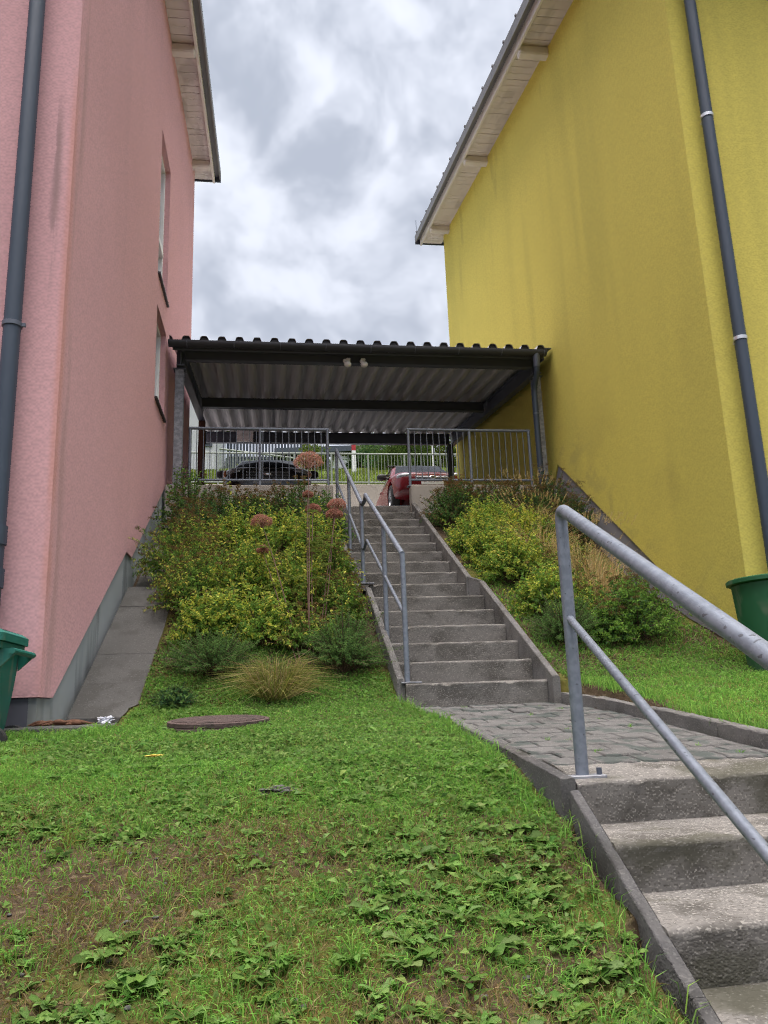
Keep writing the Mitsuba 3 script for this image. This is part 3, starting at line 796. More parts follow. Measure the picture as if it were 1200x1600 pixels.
wb = thing('wheeled_bin', 'dark green wheeled bin cut off by the left edge', 'bin')
bx, by, bz = -1.70, 4.88, -0.175
obj(wb + '__body', MB().ring([rrect(bx - .02, by, .20, .19, .05, bz), rrect(bx, by, .225, .215, .05, bz + .35), rrect(bx, by, .245, .235, .05, bz + .56), rrect(bx, by, .262, .25, .04, bz + .565), rrect(bx, by, .262, .25, .04, bz + .60)]), 'm_bin', smooth=35)
obj(wb + '__lid', MB().ring([rrect(bx + .005, by, .275, .262, .05, bz + .603), rrect(bx + .005, by, .275, .262, .05, bz + .645), rrect(bx, by, .25, .24, .05, bz + .668), rrect(bx, by, .14, .14, .05, bz + .678)]), 'm_bin', smooth=35)
hb = MB()
for y in (by - .17, by + .17):
    hb.ring([[(bx + .245, y - .012, bz + .46), (bx + .245, y + .012, bz + .46), (bx + .245, y + .012, bz + .57), (bx + .245, y - .012, bz + .57)], [(bx + .325, y - .012, bz + .535), (bx + .325, y + .012, bz + .535), (bx + .325, y + .012, bz + .56), (bx + .325, y - .012, bz + .56)]])
hb.tube([(bx + .315, by - .2, bz + .548), (bx + .315, by + .2, bz + .548)], 0.017, 10)
obj(wb + '__handle', hb, 'm_bin', smooth=35)
for y in (by - .19, by + .19):
    obj(wb + '__wheel', MB().tube([(bx + .23, y - .03, bz + .07), (bx + .23, y + .03, bz + .07)], .085, 18), 'm_rubber', smooth=40)
tb = thing('garden_tub', 'green tapered plastic tub with a rim in front of the yellow house', 'tub')
cx, cy, cz = 4.02, 5.98, 0.25
circ = lambda r, z, n=40: [(cx + r * math.cos(q), cy + r * math.sin(q), z) for q in np.arange(n) * 2 * np.pi / n]
obj(tb + '__body', MB().ring([circ(.30, cz - .08), circ(.35, cz + .60), circ(.335, cz + .60), circ(.285, cz + .03)]), 'm_tub', smooth=40)
obj(tb + '__rim', MB().ring([circ(.350, cz + .605), circ(.385, cz + .612), circ(.385, cz + .640), circ(.372, cz + .648), circ(.338, cz + .645), circ(.332, cz + .605)]), 'm_tub', smooth=40)
mc = thing('manhole_cover', 'round rusty brown manhole cover standing proud of the lawn', 'manhole cover')
cx, cy, cz = -0.315, 5.20, -0.03
tilt = lambda mb: (lambda m: (m.apply_translation([0, 0, -.03]), m.apply_transform(trimesh.transformations.rotation_matrix(.07, [1, 0, 0], [cx, cy, 0])), m)[2])(mb.get())
obj(mc + '__ring', tilt(MB().ring([circ(.312, -.20), circ(.312, -.045), circ(.306, -.030)])), 'm_rusty', smooth=40)
obj(mc + '__lid', tilt(MB().ring([circ(.306, -.026), circ(.306, -.004), circ(.296, 0.0)])), 'm_rusty', smooth=30)
rb = MB()
for k in range(-9, 10):
    h_ = math.sqrt(max(0, .28 ** 2 - (k * .032) ** 2))
    if h_ > .04: rb.bev(cx - h_, cx + h_, cy + k * .032 - .006, cy + k * .032 + .006, 0.0, .005, .002)
obj(mc + '__rib', tilt(rb), 'm_rusty')


def crumple(c, r, flat, seed, mname, key, label, cat):
    s = trimesh.creation.icosphere(4, 1.0); v = s.vertices
    d = 0.45 + 1.1 * np.abs(2 * meshkit.fbm(v * 1.9 + seed, 4, seed) - 1) ** .7
    s.vertices = v * d[:, None] * np.array(r) * np.array([1, 1, flat]) + np.array(c)
    tag(obj(key, s, mname), label, cat)


mat('m_paper', (0.62, 0.64, 0.70), 0.7); mat('m_deadleaf', (0.12, 0.055, 0.03), 0.85); mat('m_yellowleaf', (0.62, 0.50, 0.10), 0.6)
crumple((-1.06, 5.62, -0.012), (.055, .045, .036), .8, 4, 'm_paper', 'crumpled_paper', 'crumpled white paper lying on the flat slab', 'litter')
rag = MB()
rr = np.random.default_rng(3)
for k in range(16):
    q = np.linspace(0, 1, 9); L_ = rr.uniform(.10, .26); x0_, y0_ = -1.27 + rr.normal(0, .05), 5.30 + rr.normal(0, .02)
    ang = rr.normal(.12, .18)
    pp = np.stack([x0_ + L_ * (q - .3) * math.cos(ang), y0_ + L_ * (q - .3) * math.sin(ang) + .012 * np.sin(q * 9 + k), -.033 + .012 * rr.uniform(.5, 1.6) * np.sin(q * 3.1) + .004], 1)
    rag.tube(pp, .011 * np.sin(np.pi * (q * .9 + .05)) * rr.uniform(.6, 1.3) + .002, 6)
tag(obj('rotting_scrap', rag, 'm_deadleaf', smooth=True), 'long reddish brown rotting scrap lying on the flat slab', 'litter')
z_ = float(ground_z(-0.52, 3.9))
crumple((-0.52, 3.9, z_ + .045), (.042, .03, .010), .6, 3, 'm_yellowleaf', 'fallen_leaf', 'small yellow fallen leaf on the lawn', 'leaf')
z_ = float(ground_z(0.02, 3.45))
crumple((0.02, 3.45, z_ + .004), (.09, .06, .03), .6, 6, 'm_slab', 'flat_stone', 'small grey flat stone in the lawn', 'stone')


# ------------------------------------------------------------------ cars
def car(name, label, paint, loc, sc, extras, wide=1.0):
    t = thing(name, label, 'car')
    M = np.diag([sc * wide, sc, sc, 1.0]); M[:3, 3] = loc
    A = lambda m: (m.apply_transform(M), m)[1]

    def put(key, m, mt, smooth=35):
        m = m.get() if isinstance(m, MB) else m
        return obj(t + '__' + key, A(m), mt, smooth=smooth)
    V = [0, .05, .16, .32, .6, .95, 1.25, 2.2, 3.3, 3.75, 3.95, 4.02]
    HW = [.50, .66, .765, .815, .845, .855, .86, .86, .85, .80, .73, .62]
    ZB = [.36, .27, .21, .19, .18, .18, .18, .18, .20, .24, .30, .40]
    ZT = [.60, .70, .765, .815, .875, .925, .965, .99, 1.02, 1.01, .96, .85]
    from scipy.interpolate import PchipInterpolator as PC
    vv = np.unique(np.concatenate([np.linspace(0, .4, 16), np.linspace(.4, 4.02, 44)]))
    hw, zb, zt = (PC(V, q)(vv) for q in (HW, ZB, ZT))
    secs = []
    for v_, h_, b_, t_ in zip(vv, hw, zb, zt):
        H = t_ - b_
        half = [(0, b_), (h_ * .6, b_), (h_ * .93, b_ + .03), (h_ * .985, b_ + .12), (h_, b_ + H * .45), (h_ * .992, b_ + H * .66), (h_ * .965, b_ + H * .82), (h_ * .925, b_ + H * .91), (h_ * .84, b_ + H * .965), (h_ * .70, b_ + H * .985), (h_ * .66, b_ + H * .982), (h_ * .35, b_ + H), (0, b_ + H * 1.004)]
        secs.append([(x, v_, z) for x, z in half] + [(-x, v_, z) for x, z in half[-2:0:-1]])
    body = MB().ring(secs).get(); body.fix_normals()
    mf = m3.Manifold(m3.Mesh(np.asarray(body.vertices, np.float32), np.asarray(body.faces, np.uint32)))
    for y in (.80, 3.22):
        for s in (-1, 1):
            c = m3.Manifold.cylinder(.4, .375, .375, 40).rotate([0, 90, 0]).translate([.55 if s > 0 else -.95, y, .33])
            mf = mf - c
    mm = mf.to_mesh()
    put('body', trimesh.Trimesh(mm.vert_properties[:, :3], mm.tri_verts), paint, 28)
    # cabin
    rings = []
    for z, hx, y0, y1, r_ in ((.93, .755, 1.06, 3.86, .16), (1.0, .745, 1.14, 3.82, .16), (1.2, .67, 1.47, 3.62, .17), (1.36, .605, 1.75, 3.45, .18), (1.42, .565, 1.90, 3.36, .2), (1.455, .48, 2.05, 3.2, .2), (1.47, .25, 2.35, 2.9, .1)):
        rings.append(rrect(0, (y0 + y1) / 2, hx, (y1 - y0) / 2, r_, z, 7))
    put('cabin', MB().ring(rings), paint, 40)

    def patch(c00, c10, c11, c01, bulge, n=8):
        c = [np.array(q, float) for q in (c00, c10, c11, c01)]
        g = np.linspace(0, 1, n); P = []
        nrm = np.cross(c[1] - c[0], c[3] - c[0]); nrm /= np.linalg.norm(nrm)
        for b in g:
            for a_ in g:
                q = (c[0] * (1 - a_) + c[1] * a_) * (1 - b) + (c[3] * (1 - a_) + c[2] * a_) * b
                P.append(q + nrm * (bulge[0] + bulge[1] * (1 - (2 * a_ - 1) ** 2)))
        i, j = np.meshgrid(np.arange(n - 1), np.arange(n - 1), indexing='ij'); k = (i * n + j).ravel()
        f = np.stack([k, k + 1, k + n + 1, k + n], 1)
        P = np.array(P); Q = P - nrm * .006
        rim = [k for k in range(n)] + [n * r_ + n - 1 for r_ in range(1, n)] + [n * n - 1 - k for k in range(1, n)] + [n * (n - 1 - r_) for r_ in range(1, n - 1)]
        side = [(rim[a_], rim[a_ - 1], n * n + rim[a_ - 1], n * n + rim[a_]) for a_ in range(len(rim))]
        return MB().add(np.vstack([P, Q]), np.vstack([f, f[:, ::-1] + n * n, np.array(side)]))
    put('windscreen', patch((-.66, 1.12, .985), (.66, 1.12, .985), (.53, 1.80, 1.385), (-.53, 1.80, 1.385), (.010, .02)), 'm_carglass', True)
    put('rear_window', patch((.62, 3.80, 1.03), (-.62, 3.80, 1.03), (-.52, 3.45, 1.36), (.52, 3.45, 1.36), (.012, .02)), 'm_carglass', True)
    for s in (-1, 1):
        for (ya, yb, yc, yd) in ((1.48, 2.42, 2.42, 1.92), (2.50, 3.40, 3.22, 2.50)):
            q = [(s * .742, ya, 1.02), (s * .742, yb, 1.02), (s * .60, yc, 1.37), (s * .60, yd, 1.37)]
            if s < 0: q = [q[1], q[0], q[3], q[2]]
            w_ = put('side_window', patch(*q, (.010, .004)), 'm_carglass', True)
        put('window_trim', MB().tube([(s * .752, 1.34, 1.004), (s * .758, 2.4, 1.008), (s * .752, 3.45, 1.012)], .010, 6), 'm_chrome')
        # headlights
        lamp = trimesh.creation.icosphere(3, 1.0); lamp.vertices *= [.185, .13, .078]
        lamp.apply_transform(rotz(s * .45)); lamp.apply_translation([s * .60, .165, .66]); hl = put('headlight', lamp, 'm_lamp', True)
        for dx in (-.07, .07):
            bl = trimesh.creation.icosphere(2, .055); bl.vertices *= [1, .9, 1]; bl.apply_transform(rotz(s * .45)); bl.apply_translation([s * (.60 + dx), .075 + .055 * (dx > 0) + .0, .665])
            obj(hl + '__reflector', A(bl), 'm_chrome', smooth=True)
        if extras.get('indicator'):
            bl = trimesh.creation.icosphere(2, 1.0); bl.vertices *= [.05, .10, .07]; bl.apply_translation([s * .775, .25, .66]); obj(hl + '__indicator', A(bl), 'm_amber', smooth=True)
        mi_ = trimesh.creation.icosphere(3, 1.0); mi_.vertices = np.sign(mi_.vertices) * np.abs(mi_.vertices) ** .75 * [.115, .085, .078]
        mi_.apply_translation([s * .925, 1.50, 1.02]); k_ = put('mirror', mi_, 'm_black', True)
        obj(k_ + '__arm', A(MB().tube([(s * .74, 1.50, .985), (s * .86, 1.50, 1.0)], .028, 8).get()), 'm_black', smooth=True)
        fg = trimesh.creation.cylinder(.045, .05, sections=18); fg.apply_transform(trimesh.transformations.rotation_matrix(math.pi / 2, [1, 0, 0])); fg.apply_translation([s * .57, .085, .36]); put('fog_lamp', fg, 'm_lamp')
        put('door_handle', MB().bev(s * .862 - .018, s * .862 + .018, 2.15, 2.33, .80, .83, .008), paint)
    for y in (.80, 3.22):
        for s in (-1, 1):
            w_ = uniq(t + '__wheel')
            cx_ = s * .755
            tor = MB().ring([[(cx_ + .095 * a_, y + r_ * math.cos(q), .31 + r_ * math.sin(q)) for q in np.arange(36) * np.pi / 18] for a_, r_ in ((-1, .22), (-1, .28), (-.7, .31), (.7, .31), (1, .28), (1, .22), (.7, .2), (-.7, .2), (-1, .22))], caps=False)
            obj(w_ + '__tyre', A(tor.get()), 'm_rubber', smooth=40)
            rim = MB().tube([(cx_ + s * .03, y, .31), (cx_ + s * .065, y, .31)], [.065, .05], 16)
            rim.ring([[(cx_ + a_ * s, y + r_ * math.cos(q), .31 + r_ * math.sin(q)) for q in np.arange(36) * np.pi / 18] for a_, r_ in ((.02, .2), (.085, .225), (.09, .205), (.03, .185))], caps=False)
            for k in range(5):
                q = k * 2 * math.pi / 5 + .3
                for dq in (-.13, .13):
                    rim.tube([(cx_ + s * .055, y + .04 * math.cos(q), .31 + .04 * math.sin(q)), (cx_ + s * .07, y + .2 * math.cos(q + dq), .31 + .2 * math.sin(q + dq))], .013, 6)
            obj(w_ + '__rim', A(rim.get()), 'm_alloy', smooth=40)
            obj(w_ + '__brake_disc', A(MB().tube([(cx_ - s * .02, y, .31), (cx_ + s * .01, y, .31)], .15, 24).get()), 'm_greymetal', smooth=40)
    gr = put('grille', MB().bev(-.40, .40, -.004, .05, .50, .645, .02), 'm_black')
    for z in extras.get('slats', (.54, .61)):
        obj(gr + '__slat', A(MB().bev(-.385, .385, -.014, .0, z - .008, z + .008, .004).get()), 'm_chrome')
    em = trimesh.creation.icosphere(3, 1.0); em.vertices *= [.075, .016, .038]; em.apply_translation([0, -.012, .60]); put('emblem', em, 'm_chrome', True)
    put('bumper_intake', MB().bev(-.52, .52, .02, .08, .30, .42, .02), 'm_black')
    put('number_plate', MB().bev(-.26, .26, -.006, .03, .435, .50, .003), 'm_white')
    put('hood_trim', MB().tube([(x, .045 + .16 * (x / .66) ** 2, .715 + .02 * (1 - (x / .66) ** 2)) for x in np.linspace(-.6, .6, 15)], .007, 6), 'm_black')
    for x in (-.42, .2):
        put('wiper', MB().tube([(x, 1.10, 1.0), (x + .42, 1.20, 1.055)], .008, 6), 'm_black')
    if extras.get('bars'):
        for s in (-1, 1):
            put('roof_rail', MB().tube([(s * .57, 1.95, 1.44), (s * .58, 2.05, 1.475), (s * .58, 3.2, 1.48), (s * .57, 3.3, 1.44)], .016, 8), 'm_black', True)
        for y in (2.2, 3.0):
            put('roof_bar', MB().bev(-.68, .68, y - .03, y + .03, 1.50, 1.525, .008), 'm_black')
    if extras.get('aerial'):
        put('aerial', MB().tube([(.35, 2.05, 1.44), (.36, 2.15, 1.64)], .011, 6), 'm_black')
    return t


scene['m_carglass'] = {'type': 'twosided', 'bsdf': {'type': 'principled', 'base_color': rgb(.004, .005, .006), 'roughness': .05, 'specular': .05}}
scene['m_chrome'] = {'type': 'twosided', 'bsdf': {'type': 'principled', 'base_color': rgb(.82, .83, .85), 'roughness': .12, 'metallic': 1.0}}
scene['m_lamp'] = {'type': 'twosided', 'bsdf': {'type': 'principled', 'base_color': rgb(.30, .31, .33), 'roughness': .06, 'specular': .7, 'clearcoat': 1.0}}
scene['m_amber'] = {'type': 'twosided', 'bsdf': {'type': 'principled', 'base_color': rgb(.45, .16, .05), 'roughness': .1, 'specular': .6}}
scene['m_alloy'] = {'type': 'twosided', 'bsdf': {'type': 'principled', 'base_color': rgb(.38, .39, .41), 'roughness': .3, 'metallic': .8}}
for nm, c in (('m_paint_black', (.010, .010, .012)), ('m_paint_red', (.13, .006, .010))):
    scene[nm] = {'type': 'twosided', 'bsdf': {'type': 'principled', 'base_color': rgb(*c), 'roughness': .22, 'specular': .5, 'clearcoat': 1.0, 'clearcoat_gloss': .97}}
car('parked_car', 'black car parked nose forward behind the left railing under the carport', 'm_paint_black', (-0.05, 14.0, 3.51), 1.0, {'indicator': 1, 'aerial': 1, 'slats': (.52, .575, .63)}, wide=.96)
car('parked_car', 'dark red car with black mirrors and roof bars behind the right railing', 'm_paint_red', (3.61, 17.25, 4.40), 1.0, {'bars': 1, 'slats': (.60,)}, wide=1.02)

# ------------------------------------------------------------------ background beyond the parking
mat('m_slat', lambda p, n, uv: mix((0.050, 0.068, 0.095), (0.035, 0.048, 0.066), fbm(p.x * 2, p.y, p.z)), 0.7)
mat('m_hall', (0.40, 0.42, 0.45), 0.7); mat('m_redpaint', (0.35, 0.02, 0.025), 0.5); mat('m_roofdark', (0.05, 0.06, 0.075), 0.7)
t = thing('white_house', 'white house with a dark blue window seen past the left carport post', 'house')
obj(t + '__wall', MB().bev(-14, -2.45, 36, 44, 8.5, 15.4, .02), 'm_hall')
obj(t + '__roof', MB().bev(-14.4, -2.2, 35.6, 44.4, 15.4, 15.62, .02), 'm_roofdark')
w_ = uniq(t + '__window')
obj(w_ + '__frame', MB().box(-3.10, -2.62, 35.93, 36.02, 11.85, 11.93).box(-3.10, -2.62, 35.93, 36.02, 12.72, 12.8).box(-3.10, -3.03, 35.93, 36.02, 11.932, 12.718).box(-2.69, -2.62, 35.93, 36.02, 11.932, 12.718), 'm_slat')
obj(w_ + '__glass', MB().box(-3.028, -2.692, 35.96, 35.985, 11.935, 12.715), 'm_carglass')
t = thing('slatted_building', 'dark blue grey building with a slatted balcony front beyond the parking', 'building')
obj(t + '__wall', MB().bev(-2.3, 3.0, 42, 48, 9.5, 13.3, .02), 'm_roofdark')
for k in range(26):
    x = -2.25 + .165 * k
    zb, zt_ = 13.05 - 0.012 * k, 14.05 - .0 * k
    obj(t + '__slat', MB().bev(x, x + .115, 41.3, 41.34, zb, zt_, .005), 'm_slat')
obj(t + '__balcony_rail', MB().bev(-2.3, 2.1, 41.35, 41.42, 13.98, 14.06, .01), 'm_slat')
obj(t + '__balcony_floor', MB().bev(-2.3, 2.1, 41.36, 42.0, 12.70, 13.0, .01), 'm_slat')
obj(t + '__shed_roof', MB().ring([[(.2, 39.2, 12.55), (4.3, 39.2, 12.75), (4.3, 42.0, 13.35), (.2, 42.0, 13.15)], [(.2, 39.2, 12.85), (4.3, 39.2, 13.05), (4.3, 42.0, 13.65), (.2, 42.0, 13.45)]]), 'm_slat')
for k in range(30):
    x = -2.3 + .15 * k
    obj(t + '__lower_slat', MB().bev(x, x + .10, 40.5, 40.53, 11.3, 12.55, .004), 'm_slat')
t = thing('ramp_railing', 'white sloping railing in front of the slatted building', 'railing')
obj(t + '__top_rail', MB().tube([(-2.3, 36, 11.75), (1.3, 36, 11.30), (1.32, 36, 10.6)], .045, 8), 'm_rear', smooth=40)
for k in range(24):
    x = -2.25 + .15 * k
    obj(t + '__bar', MB().tube([(x, 36, 10.3), (x, 36, 11.75 - .125 * (x + 2.3))], .016, 5, caps=False), 'm_rear', smooth=True)
t = thing('white_hall', 'pale grey hall with a low pitched roof behind the bushes', 'building')
obj(t + '__wall', MB().bev(5.2, 13, 62, 74, 16, 20.1, .02), 'm_hall')
obj(t + '__roof', MB().ring([[(5.0, 61.6, 20.1), (9.1, 61.6, 21.3), (13.2, 61.6, 20.1)], [(5.0, 74.4, 20.1), (9.1, 74.4, 21.3), (13.2, 74.4, 20.1)]]), 'm_greymetal')
t = thing('marker_post', 'white post with a red top standing on the grass behind the railing', 'post')
obj(t + '__shaft', MB().tube([(3.32, 31, 8.6), (3.32, 31, 10.07)], .085, 12), 'm_white', smooth=40)
obj(t + '__top_band', MB().tube([(3.32, 31, 10.072), (3.32, 31, 10.75)], .086, 12), 'm_redpaint', smooth=40)
tag(obj('flag_pole', MB().tube([(6.55, 31, 8.8), (6.55, 31, 12.2)], [.045, .035], 10), 'm_white', smooth=40), 'thin white pole among the bushes right of the red car roof', 'pole')

# ------------------------------------------------------------------ leaves


def frame_from(d, rng):
    d = d / (np.linalg.norm(d, axis=1, keepdims=True) + 1e-9)
    a = rng.normal(size=d.shape); s = np.cross(d, a); s /= np.linalg.norm(s, axis=1, keepdims=True) + 1e-9
    return d, s, np.cross(s, d)


def leaves(P, D, L, W, C, rng, droop=0.15, fold=0.25):
    """Leaves with a folded midrib: base P, direction D, length L, width W, colour C (n, 3). 4 triangles each."""
    n = len(P)
    d, s, u = frame_from(D, rng)
    flip = np.where(u[:, 2:3] < 0, -1, 1); u = u * flip; s = s * flip
    L, W = (np.broadcast_to(q, n)[:, None] for q in (L, W))
    mid = P + d * L * .5 + u * L * droop * .4
    tip = P + d * L - u * L * droop
    l = P + d * L * .42 + s * W * .5 + u * W * fold
    r = P + d * L * .42 - s * W * .5 + u * W * fold
    v = np.stack([P, l, tip, r, mid], 1).reshape(-1, 3)
    k = np.arange(n)[:, None] * 5
    f = np.concatenate([k + np.array([[0, 4, 1]]), k + np.array([[1, 4, 2]]), k + np.array([[0, 3, 4]]), k + np.array([[4, 3, 2]])], 0)
    return v, f, np.repeat(C, 5, 0)


def blades(P, D, L, W, C, rng, droop=0.5, tipc=None):
    """Grass blades in two bent pieces."""
    n = len(P)
    d = D / (np.linalg.norm(D, axis=1, keepdims=True) + 1e-9)
    h = np.cross(d, rng.normal(size=d.shape)); h /= np.linalg.norm(h, axis=1, keepdims=True) + 1e-9
    L, W, dr_ = (np.broadcast_to(q, n)[:, None] for q in (L, W, droop))
    out = d * np.array([1, 1, 0]); out /= np.linalg.norm(out, axis=1, keepdims=True) + 1e-9
    m = P + d * L * .55
    e = m + (d * .6 + out * dr_ - np.array([0, 0, 1]) * dr_ * .75) * L * .5
    v = np.stack([P - h * W * .5, P + h * W * .5, m - h * W * .42, m + h * W * .42, e], 1).reshape(-1, 3)
    k = np.arange(n)[:, None] * 5
    f = np.concatenate([k + np.array([[0, 1, 3]]), k + np.array([[0, 3, 2]]), k + np.array([[2, 3, 4]])], 0)
    return v, f, np.repeat(C, 5, 0)


class Foliage:
    def __init__(s): s.v, s.f, s.c, s.n = [], [], [], 0

    def add(s, vfc):
        v, f, c = vfc
        s.v.append(v); s.f.append(f + s.n); s.c.append(c); s.n += len(v)

    def build(s, key, m='m_leaf', smooth=False):
        k = obj(key, trimesh.Trimesh(np.vstack(s.v), np.vstack(s.f), process=False), m, color=np.clip(np.vstack(s.c), .002, 1), smooth=smooth)
        return k


def cols(rng, n, pal, var=.18):
    pal = np.array(pal); c = pal[rng.integers(0, len(pal), n)]
    return c * (1 + var * rng.normal(size=(n, 1))) * (1 + .06 * rng.normal(size=(n, 3)))


GREEN_D = [(0.0842, 0.1626, 0.0546), (0.1067, 0.1963, 0.0668), (0.073, 0.1403, 0.0608), (0.1262, 0.2104, 0.0608)]
GREEN_M = [(0.1532, 0.2866, 0.0571), (0.1914, 0.347, 0.0634), (0.2355, 0.377, 0.0696), (0.1325, 0.2564, 0.0634)]
YELLOWG = [(0.3534, 0.4326, 0.0691), (0.505, 0.5475, 0.0842), (0.24, 0.3563, 0.0691), (0.6564, 0.6362, 0.1343), (0.1895, 0.3055, 0.0691)]
RUSTY = [(.17, .115, .05), (.22, .14, .065), (.14, .10, .04), (.20, .155, .07)]
NEEDLE = [(0.0937, 0.1803, 0.0583), (0.1239, 0.2254, 0.0673), (0.1515, 0.2599, 0.0763), (0.0771, 0.1485, 0.0539)]
TAN = [(0.5445, 0.4083, 0.1818), (0.6353, 0.4991, 0.253), (0.4537, 0.3252, 0.1423), (0.6957, 0.5747, 0.3162)]


def twigs(rng, n, c, r, h, lean=(0, 0, 0), seed=0, wild=.14):
    """Twig curves: start, control, end. Ends lie in a lumpy dome."""
    az = rng.uniform(0, 2 * np.pi, n); el = np.arcsin(rng.uniform(.02, 1, n) ** .8)
    d = np.stack([np.cos(az) * np.cos(el), np.sin(az) * np.cos(el), np.sin(el)], 1)
    lump = .68 + .64 * meshkit.fbm(d * 2.1 + seed * 7.3, 3, seed)
    rad = lump * rng.uniform(.62, 1.0, n) ** .5 * np.where(rng.uniform(0, 1, n) < wild, rng.uniform(1.1, 1.38, n), 1)
    e = d * rad[:, None] * np.array([r, r, h]) + np.array(lean) * d[:, 2:3]
    b = np.stack([np.cos(az) * r * .25 * rng.uniform(0, 1, n), np.sin(az) * r * .25 * rng.uniform(0, 1, n), np.full(n, .0)], 1)
    m = (b + e) / 2 + np.array([0, 0, .18 * h]) + rng.normal(0, .04 * h, (n, 3))
    c = np.array(c)
    return b + c, m + c, e + c


def on(b, m, e, t):
    t = t[:, None]
    return (1 - t) ** 2 * b + 2 * t * (1 - t) * m + t * t * e, 2 * (1 - t) * (m - b) + 2 * t * (e - m)


def shrub(name, label, c, r, h, n, per, L, W, pal, tip=None, tipshare=.3, flower=0, seed=0, lean=(0, 0, 0), t0=.35, fl=RUSTY, droop=.15, flsize=.03, cat='shrub', group=None, wild=.14):
    rng = np.random.default_rng(1000 + seed)
    t_ = thing(name, label, cat, group)
    b, m, e = twigs(rng, n, c, r, h, lean, seed, wild)
    idx = np.repeat(np.arange(n), per)
    tt = t0 + (1 - t0) * rng.uniform(0, 1, len(idx)) ** .75
    P, D = on(b[idx], m[idx], e[idx], tt)
    D = D / np.linalg.norm(D, axis=1, keepdims=True)
    s = rng.normal(size=D.shape); s -= D * (s * D).sum(1, keepdims=True); s /= np.linalg.norm(s, axis=1, keepdims=True)
    Dl = D * rng.uniform(.25, .8, (len(idx), 1)) + s + np.array([0, 0, .15])
    C = cols(rng, len(idx), pal)
    if tip is not None:
        tw = rng.uniform(0, 1, n) < .75
        k = (tt > 1 - tipshare * rng.uniform(.5, 1.2, len(idx))) & tw[idx]
        C[k] = cols(rng, k.sum(), tip)
    sz = rng.uniform(.65, 1.2, len(idx)) * (1.1 - .35 * tt)
    F = Foliage(); F.add(leaves(P, Dl, L * sz, W * sz, C, rng, droop)); F.build(t_ + '__foliage')
    S = Foliage()
    k = rng.permutation(n)[:max(12, n // 2)]
    ts = np.linspace(0, 1, 6)
    for q in k:
        pts, _ = on(np.repeat(b[q:q + 1], 6, 0), np.repeat(m[q:q + 1], 6, 0), np.repeat(e[q:q + 1], 6, 0), ts)
        mb = MB().tube(pts, np.linspace(.0045, .0015, 6), 4, caps=False)
        v, f = mb.v[0], mb.f[0]; S.add((v, f, np.tile(np.array([(.095, .06, .038)]) * rng.uniform(.6, 1.3), (len(v), 1))))
    S.build(t_ + '__stems', 'm_stem')
    if flower:
        q = rng.permutation(n); q = q[np.argsort(-(e[q, 2] - c[2]) / h + rng.uniform(0, .9, n))][:flower]
        H = Foliage()
        for w in q:
            nn = 46
            rr = flsize * rng.uniform(.6, 1.3)
            az = rng.uniform(0, 2 * np.pi, nn); ra = rr * np.sqrt(rng.uniform(0, 1, nn))
            P = e[w] + np.stack([np.cos(az) * ra, np.sin(az) * ra, .012 + .3 * (rr - ra) + rng.normal(0, .006, nn)], 1)
            D = rng.normal(size=(nn, 3)) + np.array([0, 0, 1.0])
            H.add(leaves(P, D, rng.uniform(.008, .016, nn), rng.uniform(.006, .010, nn), cols(rng, nn, fl) * rng.uniform(.75, 1.2), rng))
        H.build(t_ + '__flower_heads')
    return t_


def gz(x, y): return float(ground_z(x, y))


def SH(label, x, y, r, h, n, kind, seed, **kw):
    c = (x, y, gz(x, y) - .04); r *= 1.16; h *= 1.22; n = int(n * 1.3)
    if kind == 'dark': a = dict(per=26, L=.042, W=.016, pal=GREEN_D + GREEN_M[:1], tip=RUSTY, tipshare=.12, flower=int(n * .24))
    if kind == 'yg': a = dict(per=26, L=.046, W=.020, pal=GREEN_M + YELLOWG[2:3], tip=YELLOWG, tipshare=.42)
    if kind == 'mix': a = dict(per=26, L=.042, W=.017, pal=GREEN_M, tip=YELLOWG[2:] + RUSTY[:1], tipshare=.3, flower=int(n * .16))
    if kind == 'needle': a = dict(per=60, L=.026, W=.0065, pal=NEEDLE, tip=NEEDLE[1:3], t0=.25)
    if kind == 'twig': a = dict(per=20, L=.05, W=.024, pal=GREEN_D + GREEN_M[:2], t0=.2)
    a.update(kw)
    return shrub({'needle': 'conifer_shrub'}.get(kind, 'shrub'), label, c, r, h, n, seed=seed, **a)


# left bank, back row under the railing
SH('twiggy green shrub at the left end of the back row', -1.0, 9.85, .36, .74, 130, 'twig', 1)
SH('dark green shrub with rusty heads, second from left in the left back row', -.55, 9.75, .40, .56, 210, 'dark', 2, wild=0)
SH('dark green shrub with rusty heads in the middle of the left back row', -.12, 9.8, .40, .54, 210, 'dark', 3, wild=0)
SH('dark green shrub with rusty heads under the middle of the left railing', .30, 9.75, .40, .60, 200, 'dark', 4, wild=0)
SH('dark leafy shrub at the right end of the left back row beside the handrail', .62, 9.35, .32, .58, 170, 'twig', 5, wild=0)
# second row
SH('green shrub with brown tips leaning over the sloping slabs', -.86, 8.45, .48, .50, 270, 'mix', 6)
SH('yellow green shrub in the second row, left of the tall flower stems', -.36, 8.55, .42, .58, 250, 'yg', 7)
SH('yellow green shrub in the second row behind the leftmost flower stem', .08, 8.6, .42, .56, 250, 'yg', 8)
SH('yellow green shrub in the second row left of the handrail posts', .46, 8.45, .34, .56, 240, 'yg', 9)
SH('mottled brown and green shrub pressed against the upper handrail', .58, 7.85, .28, .48, 200, 'mix', 10)
